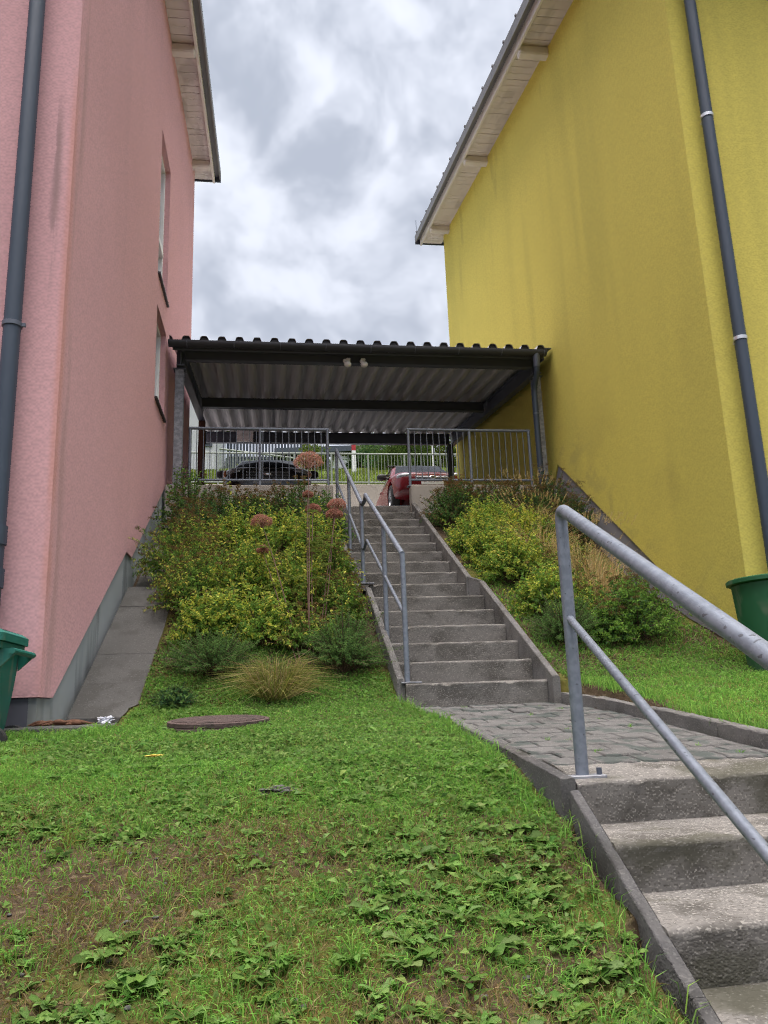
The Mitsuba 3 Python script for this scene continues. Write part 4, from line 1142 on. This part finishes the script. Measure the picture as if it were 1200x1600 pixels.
# third row
SH('bushy green shrub with brown tips at the left edge of the left bank', -.62, 7.55, .44, .50, 280, 'mix', 11)
SH('bright yellow green shrub in the front middle of the left bank', -.18, 7.55, .42, .56, 290, 'yg', 12)
SH('yellow green shrub behind the arching grass clump', .20, 7.4, .38, .50, 260, 'yg', 13)
SH('yellow and brown shrub hanging over the left edge of the steps', .56, 7.15, .30, .46, 230, 'mix', 14)
SH('yellow tipped shrub on the lower left of the left bank', -.46, 6.95, .34, .40, 230, 'yg', 15)
# front of the bed
SH('low dark conifer shrub left of the arching grass clump', -.44, 6.42, .36, .30, 210, 'needle', 16)
SH('low dark conifer shrub right of the arching grass clump, beside the steps', .56, 6.42, .34, .40, 260, 'needle', 17)
SH('small bluish green plant at the foot of the sloping slabs', -.66, 6.0, .16, .14, 90, 'needle', 18, L=.03, W=.012, per=26, pal=[(.06, .13, .055), (.05, .11, .05)])
SH('yellow green shrub right behind the arching grass clump', -.05, 6.85, .30, .36, 200, 'yg', 33)
SH('low mottled shrub between the grass clump and the right conifer shrub', .30, 6.72, .26, .30, 170, 'mix', 34)
SH('bushy green shrub at the bend of the sloping slabs', -.72, 8.0, .36, .50, 220, 'mix', 35)
SH('small dark shrub at the top of the sloping slabs', -.82, 9.2, .34, .52, 190, 'dark', 36)
# right bank
SH('dark green shrub close under the right end of the right railing', 3.70, 10.15, .38, .62, 200, 'dark', 40)
SH('dark shrub close to the wall under the left half of the right railing', 2.55, 10.25, .36, .50, 210, 'dark', 41, wild=0)
SH('dark shrub close to the wall under the right half of the right railing', 3.15, 10.2, .38, .52, 210, 'dark', 42, wild=0)
SH('yellow green shrub below the left half of the right railing', 2.68, 9.5, .36, .50, 220, 'yg', 43)
SH('mottled shrub below the right half of the right railing', 3.18, 9.35, .36, .50, 220, 'mix', 44)
SH('low yellow green shrub between the upper and middle ones along the steps', 2.42, 8.6, .32, .42, 220, 'yg', 45)
SH('pale green shrub in the middle of the right bank among the dry grass', 2.95, 8.35, .34, .42, 220, 'yg', 46)
SH('low green shrub between the lowest step shrub and the leafy shrub', 2.86, 7.25, .30, .36, 200, 'mix', 49)
SH('dark green shrub beside the top of the steps under the right railing', 2.34, 9.95, .40, .58, 230, 'dark', 20, wild=0)
SH('dark shrub with rusty heads under the middle of the right railing', 2.85, 9.95, .40, .58, 220, 'dark', 21, wild=0)
SH('dark shrub with brown heads below the carport downpipe', 3.42, 9.9, .40, .56, 210, 'dark', 22, wild=0)
SH('dark shrub with large brown flower heads against the slanting plinth', 3.78, 9.55, .30, .55, 150, 'dark', 23, flsize=.055, flower=70)
SH('yellow green shrub along the right edge of the steps, upper one', 2.42, 9.05, .38, .50, 240, 'yg', 24)
SH('pale yellow shrub behind the dry grass on the right bank', 2.90, 9.05, .40, .58, 260, 'yg', 25, tip=YELLOWG[:2] + YELLOWG[3:4], tipshare=.55)
SH('green shrub with brown tips behind the tall dry stems', 3.32, 8.8, .34, .44, 190, 'mix', 26)
SH('yellow green shrub along the right edge of the steps, middle one', 2.50, 8.15, .36, .48, 250, 'yg', 27)
SH('mottled shrub among the dry grass on the right bank', 2.85, 7.75, .34, .44, 220, 'mix', 28)
SH('green shrub along the right edge of the steps, lowest one', 2.56, 7.35, .32, .42, 230, 'yg', 29)
SH('dark green feathery shrub by the lower right kerb of the steps', 2.52, 6.80, .30, .36, 240, 'needle', 30)
SH('leafy green shrub with brown flower tips on the lower right of the right bank', 3.22, 6.95, .36, .50, 270, 'mix', 31, pal=GREEN_D + GREEN_M, tip=GREEN_M[:2])
SH('small green shrub at the foot of the right bank behind the near handrail', 2.92, 6.85, .24, .34, 160, 'mix', 32, pal=GREEN_D + GREEN_M, tip=GREEN_M[1:])


def grass_clump(name, label, x, y, n, L, W, spread, pal, seed, droop=.7, r=.07, heads=0, z=0):
    rng = np.random.default_rng(seed)
    t_ = thing(name, label, 'grass')
    az = rng.uniform(0, 2 * np.pi, n); ra = r * np.sqrt(rng.uniform(0, 1, n))
    P = np.stack([x + np.cos(az) * ra, y + np.sin(az) * ra, np.full(n, 0.)], 1)
    P[:, 2] = ground_z(P[:, 0], P[:, 1]) - .01 + z
    az2 = az + rng.normal(0, .5, n)
    tl = spread * rng.uniform(.1, 1, n)
    D = np.stack([np.cos(az2) * np.sin(tl), np.sin(az2) * np.sin(tl), np.cos(tl)], 1)
    Ls = L * rng.uniform(.55, 1.1, n)
    F = Foliage(); F.add(blades(P, D, Ls, W * rng.uniform(.7, 1.3, n), cols(rng, n, pal), rng, droop * rng.uniform(.4, 1.2, n)))
    F.build(t_ + '__blades', 'm_blade')
    if heads:
        H = Foliage(); k = np.argsort(-Ls * np.cos(tl))[:heads]
        d = D[k]; out = d * np.array([1, 1, 0]); out /= np.linalg.norm(out, axis=1, keepdims=True) + 1e-9
        for q in range(len(k)):
            e = P[k[q]] + D[k[q]] * Ls[k[q]] * .92
            nn = 26; s = rng.uniform(0, 1, nn)
            PP = e + (D[k[q]] * .8 + out[q] * .25) * (s * .11)[:, None]
            H.add(leaves(PP, D[k[q]] + rng.normal(0, .45, (nn, 3)), rng.uniform(.012, .02, nn), .004, cols(rng, nn, TAN), rng))
        H.build(t_ + '__seed_heads', 'm_blade')
    return t_


grass_clump('sedge_clump', 'arching yellowish grass clump in front of the left bank', .03, 6.05, 1100, .48, .0042, 1.25, [(.21, .235, .05), (.27, .27, .075), (.15, .19, .045), (.36, .31, .13), (.42, .34, .165)], 51, droop=.75, r=.10)
for k, (x, y, L, n, lab) in enumerate(((2.95, 8.55, .85, 210, 'tall dry grass tuft in the middle of the right bank'), (3.22, 7.75, .82, 210, 'dense dry straw coloured grass tuft behind the near handrail post'), (3.18, 9.35, .85, 120, 'tall dry grass tuft below the right railing'), (2.98, 7.55, .55, 160, 'short dry bent grass tuft on the right bank'), (3.40, 8.35, .55, 40, 'thin dry grass stems in front of the slanting plinth'), (3.30, 8.3, .75, 130, 'dry grass tuft between the shrubs of the right bank'))):
    grass_clump('dry_grass', lab, x, y, int(n * 2.1), L * 1.12, .0046, .46, TAN, 60 + k, droop=.5, r=.20, heads=44)
grass_clump('dry_grass', 'reddish dry stalks among the shrubs of the left bank', .36, 7.1, 90, .70, .005, .30, [(.16, .075, .045), (.20, .11, .06), (.12, .06, .035)], 71, droop=.15, r=.16)
grass_clump('dry_grass', 'short bent dry blades under the tall flower stems', .25, 6.75, 130, .42, .005, .9, [(.20, .12, .06), (.12, .10, .035), (.26, .17, .09)], 72, droop=.9, r=.12)
grass_clump('dry_grass', 'pale dry blades left of the tall flower stems', -.08, 8.15, 60, .62, .004, .5, TAN, 73, droop=.6, r=.12)


def flower_stem(label, base, top, hr, seed, leavesn=8, cat='flower', hh=.75):
    rng = np.random.default_rng(seed)
    t_ = thing('dried_flower', label, cat)
    b, e = np.array(base), np.array(top)
    m = (b + e) / 2 + rng.normal(0, .02, 3)
    ts = np.linspace(0, 1, 14)
    pts, _ = on(np.repeat(b[None], 14, 0), np.repeat(m[None], 14, 0), np.repeat(e[None], 14, 0), ts)
    S = Foliage(); mb = MB().tube(pts, np.linspace(.0062, .0035, 14), 7)
    S.add((mb.v[0], mb.f[0], np.tile([(.085, .042, .030)], (len(mb.v[0]), 1)))); S.build(t_ + '__stem', 'm_stem', smooth=False)
    H = Foliage(); n = 2600
    d = rng.normal(size=(n, 3)); d[:, 2] = np.abs(d[:, 2]) - .25; d /= np.linalg.norm(d, axis=1, keepdims=True)
    lump = .75 + .5 * meshkit.fbm(d * 2.4 + seed, 3, seed)
    P = e + d * (hr * rng.uniform(.72, 1.0, n) ** .6 * lump)[:, None] * np.array([1, 1, hh])
    H.add(leaves(P, d + rng.normal(0, .5, (n, 3)), rng.uniform(.008, .016, n), rng.uniform(.003, .006, n), cols(rng, n, [(.48, .22, .185), (.56, .30, .235), (.38, .18, .15), (.52, .33, .22)]), rng))
    H.build(t_ + '__head')
    R = Foliage()
    for k in range(34):
        d_ = rng.normal(size=3); d_[2] = abs(d_[2]) + .2; d_ /= np.linalg.norm(d_)
        mb = MB().tube([e - [0, 0, .5 * hr], e + d_ * hr * .75 * np.array([1, 1, hh])], [.003, .0018], 4, caps=False)
        R.add((mb.v[0], mb.f[0], np.tile([(.24, .12, .09)], (len(mb.v[0]), 1))))
    R.build(t_ + '__rays', 'm_stem')
    if leavesn:
        G = Foliage()
        for k in range(leavesn):
            q = rng.uniform(.35, .8); p_, _ = on(b[None], m[None], e[None], np.array([q])); p_ = p_[0]
            az = rng.uniform(0, 2 * np.pi); o = np.array([math.cos(az), math.sin(az), .25]); nn = 26
            s = np.repeat(np.linspace(.08, 1, nn // 2), 2); sd = np.cross(o, [0, 0, 1]); sd /= np.linalg.norm(sd)
            PP = p_ + o * (s * .17)[:, None] - np.array([0, 0, 1]) * (s ** 2 * .07)[:, None]
            sg_ = np.tile([1, -1], nn // 2)[:, None]
            G.add(leaves(PP, o * .5 + sd * sg_ + rng.normal(0, .1, (nn, 3)), .055 * (1.05 - .7 * np.abs(s - .35)), .016, cols(rng, nn, [(.15, .20, .045), (.19, .23, .06), (.11, .17, .035)], .1), rng))
        G.build(t_ + '__leaves')
    return t_


def bed(x, y): return (x, y, gz(x, y))


flower_stem('tall dried flower with the largest pale brown head, in front of the dark car', bed(.29, 6.42), (.36, 7.45, 2.30), 0.129, 81, 9, hh=.8)
flower_stem('small brown flower bud head just below the largest head', bed(.31, 6.45), (.35, 7.45, 1.98), 0.046, 86, 0)
flower_stem('round reddish brown flower head in front of the left back row', bed(.24, 6.42), (-.08, 7.35, 1.69), 0.095, 82, 5)
flower_stem('small reddish flower head low on the leftmost stem', bed(.21, 6.45), (-.07, 7.2, 1.40), 0.046, 87, 0, hh=1.0)
flower_stem('round reddish flower head left of the twin heads near the handrail', bed(.33, 6.42), (.40, 7.5, 1.85), 0.070, 83, 4)
flower_stem('upper of the twin reddish flower heads near the handrail', bed(.36, 6.45), (.63, 7.55, 1.90), 0.087, 84, 6)
flower_stem('lower of the twin reddish flower heads near the handrail', bed(.37, 6.47), (.60, 7.52, 1.80), 0.078, 85, 4)


# ------------------------------------------------------------------ far trees and bushes
def bush(name, label, c, rx, ry, h, n, L, pal, seed, trunk=0, cat='bush', group=None):
    rng = np.random.default_rng(seed)
    t_ = thing(name, label, cat, group)
    nl = 26
    cd = rng.normal(size=(nl, 3)); cd[:, 2] = np.abs(cd[:, 2]); cd /= np.linalg.norm(cd, axis=1, keepdims=True)
    cen = cd * rng.uniform(.35, .85, (nl, 1)) * np.array([rx, ry, h]); rad = rng.uniform(.22, .42, nl) * min(rx, h)
    k = rng.integers(0, nl, n); d = rng.normal(size=(n, 3)); d /= np.linalg.norm(d, axis=1, keepdims=True)
    P = np.array(c) + [0, 0, trunk] + cen[k] + d * (rad[k] * rng.uniform(.45, 1, n) ** .5)[:, None]
    lumpc = rng.uniform(.75, 1.25, nl)
    C = cols(rng, n, pal) * lumpc[k][:, None]
    F = Foliage(); F.add(leaves(P, d + rng.normal(0, .8, (n, 3)) + [0, 0, -.1], L * rng.uniform(.7, 1.3, n), L * .55, C, rng)); F.build(t_ + '__crown')
    S = Foliage()
    for q in range(9):
        e = np.array(c) + [0, 0, trunk] + cen[q]
        mb = MB().tube([np.array(c) - [0, 0, .3], np.array(c) + [0, 0, trunk * .7 + .1], e], [.08 * h / 2, .055 * h / 2, .012], 6)
        S.add((mb.v[0], mb.f[0], np.tile([(.07, .055, .04)], (len(mb.v[0]), 1))))
    S.build(t_ + '__trunk', 'm_stem')
    return t_


def hz(x, y): return float(ground_z(x, y))


PALE = [(.11, .16, .03), (.15, .20, .04), (.085, .13, .028)]
MID = [(.055, .09, .022), (.075, .115, .028), (.045, .075, .02)]
for k, (x, y, rx, h, n, L, pal, lab) in enumerate((
        (1.75, 33, .8, 1.6, 2600, .11, PALE, 'bright light green young bush in front of the slatted building'),
        (4.7, 40, 1.0, 1.9, 3200, .13, GREEN_D, 'dark round bush right of the red topped post'),
        (5.6, 36, 1.1, 1.5, 3200, .12, MID, 'medium green bush above the mirror of the red car'),
        (7.4, 42, 1.7, 2.9, 4600, .15, MID, 'tall green bush behind the roof of the red car'),
        (9.6, 43, 1.9, 3.0, 4600, .15, PALE, 'light green tall bush right of the thin white pole'),
        (11.8, 44, 1.9, 3.2, 4600, .15, MID, 'green bush at the right end behind the carport post'),
        (6.4, 50, 2.0, 3.2, 4200, .17, GREEN_D + MID, 'dark tall bush in front of the pale hall'),
        (.7, 30, .55, .8, 1600, .09, PALE, 'small pale green bush behind the roof of the dark car'),
        (-.9, 31, .7, .7, 1600, .09, PALE, 'low pale bush left behind the dark car'))):
    bush('bush', lab, (x, y, hz(x, y) - .1), rx, rx, h, n, L, pal, 200 + k)

# ------------------------------------------------------------------ lawn
LG = [(0.1689, 0.3518, 0.0656), (0.2252, 0.4299, 0.0834), (0.1352, 0.2996, 0.0597), (0.2815, 0.482, 0.1044)]
LD = [(0.2875, 0.2229, 0.1079), (0.3737, 0.2875, 0.1437), (0.2156, 0.1581, 0.0719), (0.1869, 0.1725, 0.0431)]


def sample(rng, n, x0, x1, y0, y1, dens, margin=.0):
    x = rng.uniform(x0, x1, n); y = rng.uniform(y0, y1, n)
    edge = np.where(y < 7, -.36 * y - .75, -9.0)          # a little beyond the left edge of the view
    k = (rng.uniform(0, 1, n) < dens(x, y)) & ~in_hard(x, y, margin) & (x > edge)
    return x[k], y[k]


def patch(x, y, f=1.5, s=3):
    return meshkit.fbm(np.stack([x * f, y * f, x * 0 + s], -1), 4, s)


def steep(x, y): return 1 - sstep(2.7, 3.7, y + .25 * (x - .2))


def bare(x, y):   # bare earth close to the lower kerb and in spots
    b = sstep(.45, .57, patch(x, y, 2.1, 9)) * steep(x, y)
    kerb = sstep(.62, .95, x - .09 * (y - 3.1)) * steep(x, y) * .75
    return np.clip(np.maximum(b, kerb * sstep(.35, .55, patch(x, y, 3.0, 4))), 0, 1)


rng = np.random.default_rng(5)
F = Foliage()


def turf(n, x0, x1, y0, y1, dens, L, W, pal, spread, droop, seed, vig=True):
    rng = np.random.default_rng(seed)
    x, y = sample(rng, n, x0, x1, y0, y1, dens)
    m = len(x)
    az = rng.uniform(0, 2 * np.pi, m); tl = spread * rng.uniform(.1, 1, m)
    D = np.stack([np.cos(az) * np.sin(tl), np.sin(az) * np.sin(tl), np.cos(tl)], 1)
    P = np.stack([x, y, ground_z(x, y) - .004], 1)
    pt = patch(x, y, 2.6, 6)
    Ls = L * rng.uniform(.5, 1.15, m) * (.6 + .9 * pt)
    C = cols(rng, m, pal, .15) * (1 + .55 * (patch(x, y, .9, 12) - .5))[:, None]
    F.add(blades(P, D, Ls, W * rng.uniform(.7, 1.3, m) * (1 + .12 * np.maximum(y - 2.5, 0)), C, rng, droop))


dl = lambda x, y: (1 - .72 * bare(x, y)) * (.70 + .25 * (1 - steep(x, y)))
turf(150000, -2.6, 1.15, 1.1, 3.9, dl, .050, .0030, LG, .95, .5, 1)
turf(95000, -2.8, 1.15, 3.2, 6.3, lambda x, y: np.ones_like(x), .048, .0034, LG, .85, .45, 2)
turf(60000, 2.2, 5.6, 3.0, 6.75, lambda x, y: np.clip(1.15 - .6 * sstep(5.9, 6.6, y) * (x < 3.2), 0, 1), .052, .0036, LG, .8, .45, 3)
turf(9000, -.9, .85, 5.9, 6.9, lambda x, y: .55 * np.ones_like(x), .05, .0036, LG, .9, .5, 4)
turf(95000, -2.4, 1.15, 1.1, 3.7, lambda x, y: .30 + .70 * steep(x, y) * sstep(.40, .58, patch(x, y, 2.4, 21)), .055, .0024, LD, 1.5, .2, 5)
turf(9000, -2.6, 1.1, 3.5, 6.2, lambda x, y: sstep(.5, .6, patch(x, y, 1.8, 22)), .045, .0028, LD, 1.4, .2, 6)
turf(16000, 2.15, 3.95, 6.5, 10.5, lambda x, y: .8 + 0 * x, .09, .005, LG + LD[:1], .9, .5, 8)
turf(14000, -.85, .78, 6.6, 10.5, lambda x, y: .8 + 0 * x, .08, .005, LG, .9, .5, 9)
turf(1500, -1.9, -.9, 4.7, 5.05, lambda x, y: np.ones_like(x), .09, .004, LG, .6, .4, 7)
# longer tufts in the mown slope
r9 = np.random.default_rng(9)
for k in range(170):
    y0 = 1.3 + 3.6 * r9.uniform() ** 1.3; x0 = r9.uniform(-.36 * y0 - .5, 1.0)
    if in_hard(np.array([x0]), np.array([y0]), .05)[0]: continue
    m = int(r9.integers(14, 46)); x, y = x0 + r9.normal(0, .022, m), y0 + r9.normal(0, .022, m)
    az = r9.uniform(0, 2 * np.pi, m); tl = r9.uniform(.1, 1.0, m)
    F.add(blades(np.stack([x, y, ground_z(x, y) - .006], 1), np.stack([np.cos(az) * np.sin(tl), np.sin(az) * np.sin(tl), np.cos(tl)], 1), r9.uniform(.05, .12) * r9.uniform(.5, 1.2, m), .0032, cols(r9, m, LG if r9.uniform() < .7 else LG[3:] + LD[3:]), r9, .6))
# longer tufts against the kerbs
for y0, y1, xf, n in ((3.2, 5.9, lambda y: path_l(y) - .13, 700), (3.3, 5.8, lambda y: path_r(y) + .11, 900), (1.2, 3.2, lambda y: 1.17 + .09 * (y - 3.17) - .11, 260)):
    y = r9.uniform(y0, y1, n); x = xf(y) + r9.normal(0, .03, n) * 1.0; m = n
    k = patch(x, y, 3.0, 31) > .44; x, y = x[k], y[k]; m = len(x)
    az = r9.uniform(0, 2 * np.pi, m); tl = .6 * r9.uniform(.1, 1, m)
    F.add(blades(np.stack([x, y, ground_z(x, y) - .01], 1), np.stack([np.cos(az) * np.sin(tl), np.sin(az) * np.sin(tl), np.cos(tl)], 1), .12 * r9.uniform(.5, 1.2, m), .004, cols(r9, m, LG), r9, .4))
# sprouts in the paving joints
for k in range(16):
    y = r9.uniform(3.55, 5.8); x = r9.uniform(path_l(y) + .05, path_r(y) - .05); m = 14
    az = r9.uniform(0, 2 * np.pi, m); tl = r9.uniform(.2, 1.1, m)
    F.add(blades(np.stack([x + r9.normal(0, .008, m), y + r9.normal(0, .006, m), np.full(m, path_z(y) - .012)], 1), np.stack([np.cos(az) * np.sin(tl), np.sin(az) * np.sin(tl), np.cos(tl)], 1), r9.uniform(.02, .045, m), .003, cols(r9, m, LG), r9, .4))
tag(F.build('lawn_grass', 'm_blade'), 'short green lawn grass mixed with dry blades on both sides of the path', 'grass', kind='stuff')

# hill grass behind the rear wall
F = Foliage()
rng = np.random.default_rng(15)
n = 42000
y = 23.3 + 17 * rng.uniform(0, 1, n) ** 1.5; x = rng.uniform(-.12, .36, n) * y
az = rng.uniform(0, 2 * np.pi, n); tl = .8 * rng.uniform(.1, 1, n)
F.add(blades(np.stack([x, y, ground_z(x, y) - .02], 1), np.stack([np.cos(az) * np.sin(tl), np.sin(az) * np.sin(tl), np.cos(tl)], 1), .14 * rng.uniform(.5, 1.3, n) * (.5 + patch(x, y, .5, 3)), .022, cols(rng, n, [(.12, .17, .03), (.15, .20, .04), (.10, .15, .025), (.18, .20, .06)]), rng, .5))
tag(F.build('meadow_grass', 'm_blade'), 'light green meadow grass on the hill behind the rear railing', 'grass', kind='stuff')

# small round leaved ground cover
F = Foliage()
rng = np.random.default_rng(25)


def cover(n, x0, x1, y0, y1, dens, L, seed, pal=None):
    rng = np.random.default_rng(seed)
    x, y = sample(rng, n, x0, x1, y0, y1, dens); m = len(x)
    az = rng.uniform(0, 2 * np.pi, m)
    D = np.stack([np.cos(az), np.sin(az), rng.uniform(-.1, .9, m)], 1)
    P = np.stack([x, y, ground_z(x, y) + rng.uniform(.0, .028, m)], 1)
    F.add(leaves(P, D, L * rng.uniform(.6, 1.3, m), L * .55 * rng.uniform(.7, 1.2, m), cols(rng, m, pal or [(.155, .275, .07), (.19, .315, .085), (.12, .225, .055), (.225, .325, .10)]), rng, .2))


cover(48000, -2.4, 1.15, 1.1, 4.6, lambda x, y: sstep(.42, .62, patch(x, y, 1.7, 41)) * (1 - .7 * bare(x, y)), .017, 1)
cover(24000, -2.4, 1.15, 3.0, 6.1, lambda x, y: sstep(.40, .60, patch(x, y, 1.3, 42)), .024, 2)
cover(17000, -2.4, 1.15, 1.2, 4.6, lambda x, y: sstep(.42, .58, patch(x, y, 2.6, 43)), .034, 3)
cover(9000, 2.2, 5.4, 3.2, 6.9, lambda x, y: .25 + .75 * sstep(5.6, 6.4, y), .022, 4)
cover(3500, -.9, .85, 5.9, 6.7, lambda x, y: .7 + 0 * x, .03, 5)
tag(F.build('ground_cover'), 'small leaved clover and creeping weeds in the lawn', 'ground cover', kind='stuff')

# litter of dead stalks and small stones on the bare earth
F = Foliage()
x, y = sample(rng, 9000, -2.2, 1.1, 1.1, 3.8, lambda x, y: .15 + .85 * bare(x, y)); m = len(x)
az = rng.uniform(0, 2 * np.pi, m)
F.add(blades(np.stack([x, y, ground_z(x, y) + .004], 1), np.stack([np.cos(az), np.sin(az), rng.normal(.05, .12, m)], 1), rng.uniform(.02, .07, m), .002, cols(rng, m, LD + [(.10, .065, .04)]), rng, .1))
x, y = sample(rng, 3500, 2.15, 3.9, 5.9, 7.2, lambda x, y: .6 + 0 * x); m = len(x)
az = rng.uniform(0, 2 * np.pi, m)
F.add(leaves(np.stack([x, y, ground_z(x, y) + .008], 1), np.stack([np.cos(az), np.sin(az), rng.normal(.05, .2, m)], 1), rng.uniform(.015, .04, m), .012, cols(rng, m, [(.14, .09, .055), (.20, .15, .10), (.09, .06, .04), (.10, .13, .04)]), rng, .1))
x, y = sample(rng, 2500, -.88, -.3, 5.95, 7.6, lambda x, y: .8 + 0 * x); m = len(x)
az = rng.uniform(0, 2 * np.pi, m)
F.add(leaves(np.stack([x, y, ground_z(x, y) + .008], 1), np.stack([np.cos(az), np.sin(az), rng.normal(.05, .2, m)], 1), rng.uniform(.015, .04, m), .012, cols(rng, m, [(.14, .09, .055), (.20, .15, .10), (.09, .06, .04)]), rng, .1))
tag(F.build('dead_plant_litter', 'm_blade'), 'dead stalks and leaf litter lying on the bare earth', 'litter', kind='stuff')
mbp = MB()
x, y = sample(rng, 420, -2.0, 1.1, 1.2, 3.9, lambda x, y: .1 + .9 * bare(x, y))
x2, y2 = rng.uniform(2.2, 4.0, 160), rng.uniform(6.0, 7.2, 160)
for q, w in zip(np.concatenate([x, x2]), np.concatenate([y, y2])):
    s = trimesh.creation.icosphere(1, 1.0); s.vertices *= rng.uniform(.6, 1.2, (len(s.vertices), 1)) * rng.uniform(.004, .011) * np.array([1.2, 1, .7]); s.apply_translation([q, w, gz(q, w) + .003]); mbp.mesh(s)
tag(obj('pebbles', mbp, 'm_slab', smooth=True), 'small stones scattered on the bare earth', 'stones', kind='stuff')


def rosette(x, y, R, n, seed, F=None, pal=None, lift=.55, narrow=.30):
    """Broad leaves from one root: midrib fold, arched, wavy edges."""
    rng = np.random.default_rng(seed)
    V, Fc, Cc, o = [], [], [], 0
    base = np.array([x, y, gz(x, y) + .003])
    pal = pal or [(.125, .225, .055), (.155, .265, .07), (.10, .19, .045), (.18, .28, .09)]
    a0 = rng.uniform(0, 6.28)
    ts = np.array([0, .12, .28, .42, .56, .70, .84, .95, 1.0])
    wd = np.array([.16, .26, .52, .78, .98, 1.0, .80, .42, .05])
    for k in range(n):
        az = a0 + k * 2.4 + rng.normal(0, .25); L = R * rng.uniform(.6, 1.15); lf = lift * rng.uniform(.5, 1.5)
        o_ = np.array([math.cos(az), math.sin(az), 0]); s_ = np.array([-math.sin(az), math.cos(az), 0])
        W = L * narrow * rng.uniform(.8, 1.25); tw = rng.normal(0, .35); sag = rng.uniform(.5, 1.1)
        mid = base + o_ * (L * ts)[:, None] + np.array([0, 0, 1.0]) * (L * (lf * ts * 1.35 - sag * lf * ts ** 2 * 1.05))[:, None] + s_ * (rng.normal(0, .10) * L * ts ** 2)[:, None]
        wv = wd * (1 + .16 * np.sin(ts * 23 + rng.uniform(0, 6)))
        up_ = np.array([0, 0, 1.0])
        l = mid + (s_ + up_ * (.30 + tw)) * (W * .5 * wv)[:, None]; r = mid + (-s_ + up_ * (.30 - tw)) * (W * .5 * wv)[:, None]
        l[:, 2] += rng.normal(0, .03, len(ts)) * L * wd; r[:, 2] += rng.normal(0, .03, len(ts)) * L * wd
        v = np.stack([l, mid, r], 1).reshape(-1, 3); m = len(ts)
        q = np.arange(m - 1)[:, None] * 3
        f = np.concatenate([q + np.array([[0, 1, 4]]), q + np.array([[0, 4, 3]]), q + np.array([[1, 2, 5]]), q + np.array([[1, 5, 4]])], 0)
        c = cols(rng, 1, pal, .16)[0]; cc = np.tile(c, (len(v), 1)); cc[1::3] *= 1.22
        V.append(v); Fc.append(f + o); Cc.append(cc); o += len(v)
    return np.vstack(V), np.vstack(Fc), np.vstack(Cc)


rng = np.random.default_rng(77)
spots = []
tries = 0
while len(spots) < 285 and tries < 30000:
    tries += 1
    y = 1.3 + 2.8 * rng.uniform() ** 1.1; x = rng.uniform(-.36 * y - .45, 1.08)
    if in_hard(np.array([x]), np.array([y]), .06)[0]: continue
    if patch(np.array([x]), np.array([y]), 1.5, 51)[0] < .44 + .08 * rng.uniform(): continue
    R = rng.uniform(.045, .095) * (1 if y < 3 else .8)
    if any((x - a) ** 2 + (y - b) ** 2 < (.42 * (R + c)) ** 2 for a, b, c in spots): continue
    spots.append((x, y, R))
big = [(.86, 2.28, .10), (.93, 2.02, .095), (.72, 2.12, .09), (.55, 2.05, .10), (.82, 1.83, .11), (.58, 1.78, .10), (.40, 1.86, .10), (.70, 2.60, .085), (-.35, 2.3, .11), (-.2, 1.75, .10)]
for k, (x, y, R) in enumerate(big + spots):
    v, f, c = rosette(x, y, (R if k >= len(big) else R * .85) * .82, int(rng.integers(11, 19)), 3000 + k, lift=.48, narrow=.40)
    q = uniq('weed_plant')
    scene[q] = mikit.ply(trimesh.Trimesh(v, f, process=False), 'm_leaf', smooth=True, color=np.clip(c, .002, 1))
    tag(q, 'broad leaved green weed rosette growing on the near grassy slope', 'weed', 'weed rosettes on the near slope')
F = Foliage()
x, y = sample(rng, 900, -2.6, 1.1, 3.3, 6.0, lambda x, y: sstep(.38, .55, patch(x, y, 1.6, 52)))
for k in range(min(len(x), 480)):
    F.add(rosette(x[k], y[k], rng.uniform(.035, .065), 7, 5000 + k))
x, y = sample(rng, 3000, -2.0, 1.08, 1.2, 3.6, lambda x, y: sstep(.36, .50, patch(x, y, 2.2, 58)))
for k in range(min(len(x), 560)):
    F.add(rosette(x[k], y[k], rng.uniform(.022, .048), int(rng.integers(6, 12)), 7000 + k, lift=.55, narrow=.42))
x, y = sample(rng, 90, 2.2, 4.6, 3.3, 6.6, lambda x, y: .5 + 0 * x)
for k in range(len(x)):
    F.add(rosette(x[k], y[k], rng.uniform(.03, .06), 7, 6000 + k))
tag(F.build('lawn_weeds', 'm_leaf', smooth=True), 'small broad leaved weeds dotted over the lawn', 'weeds', kind='stuff')
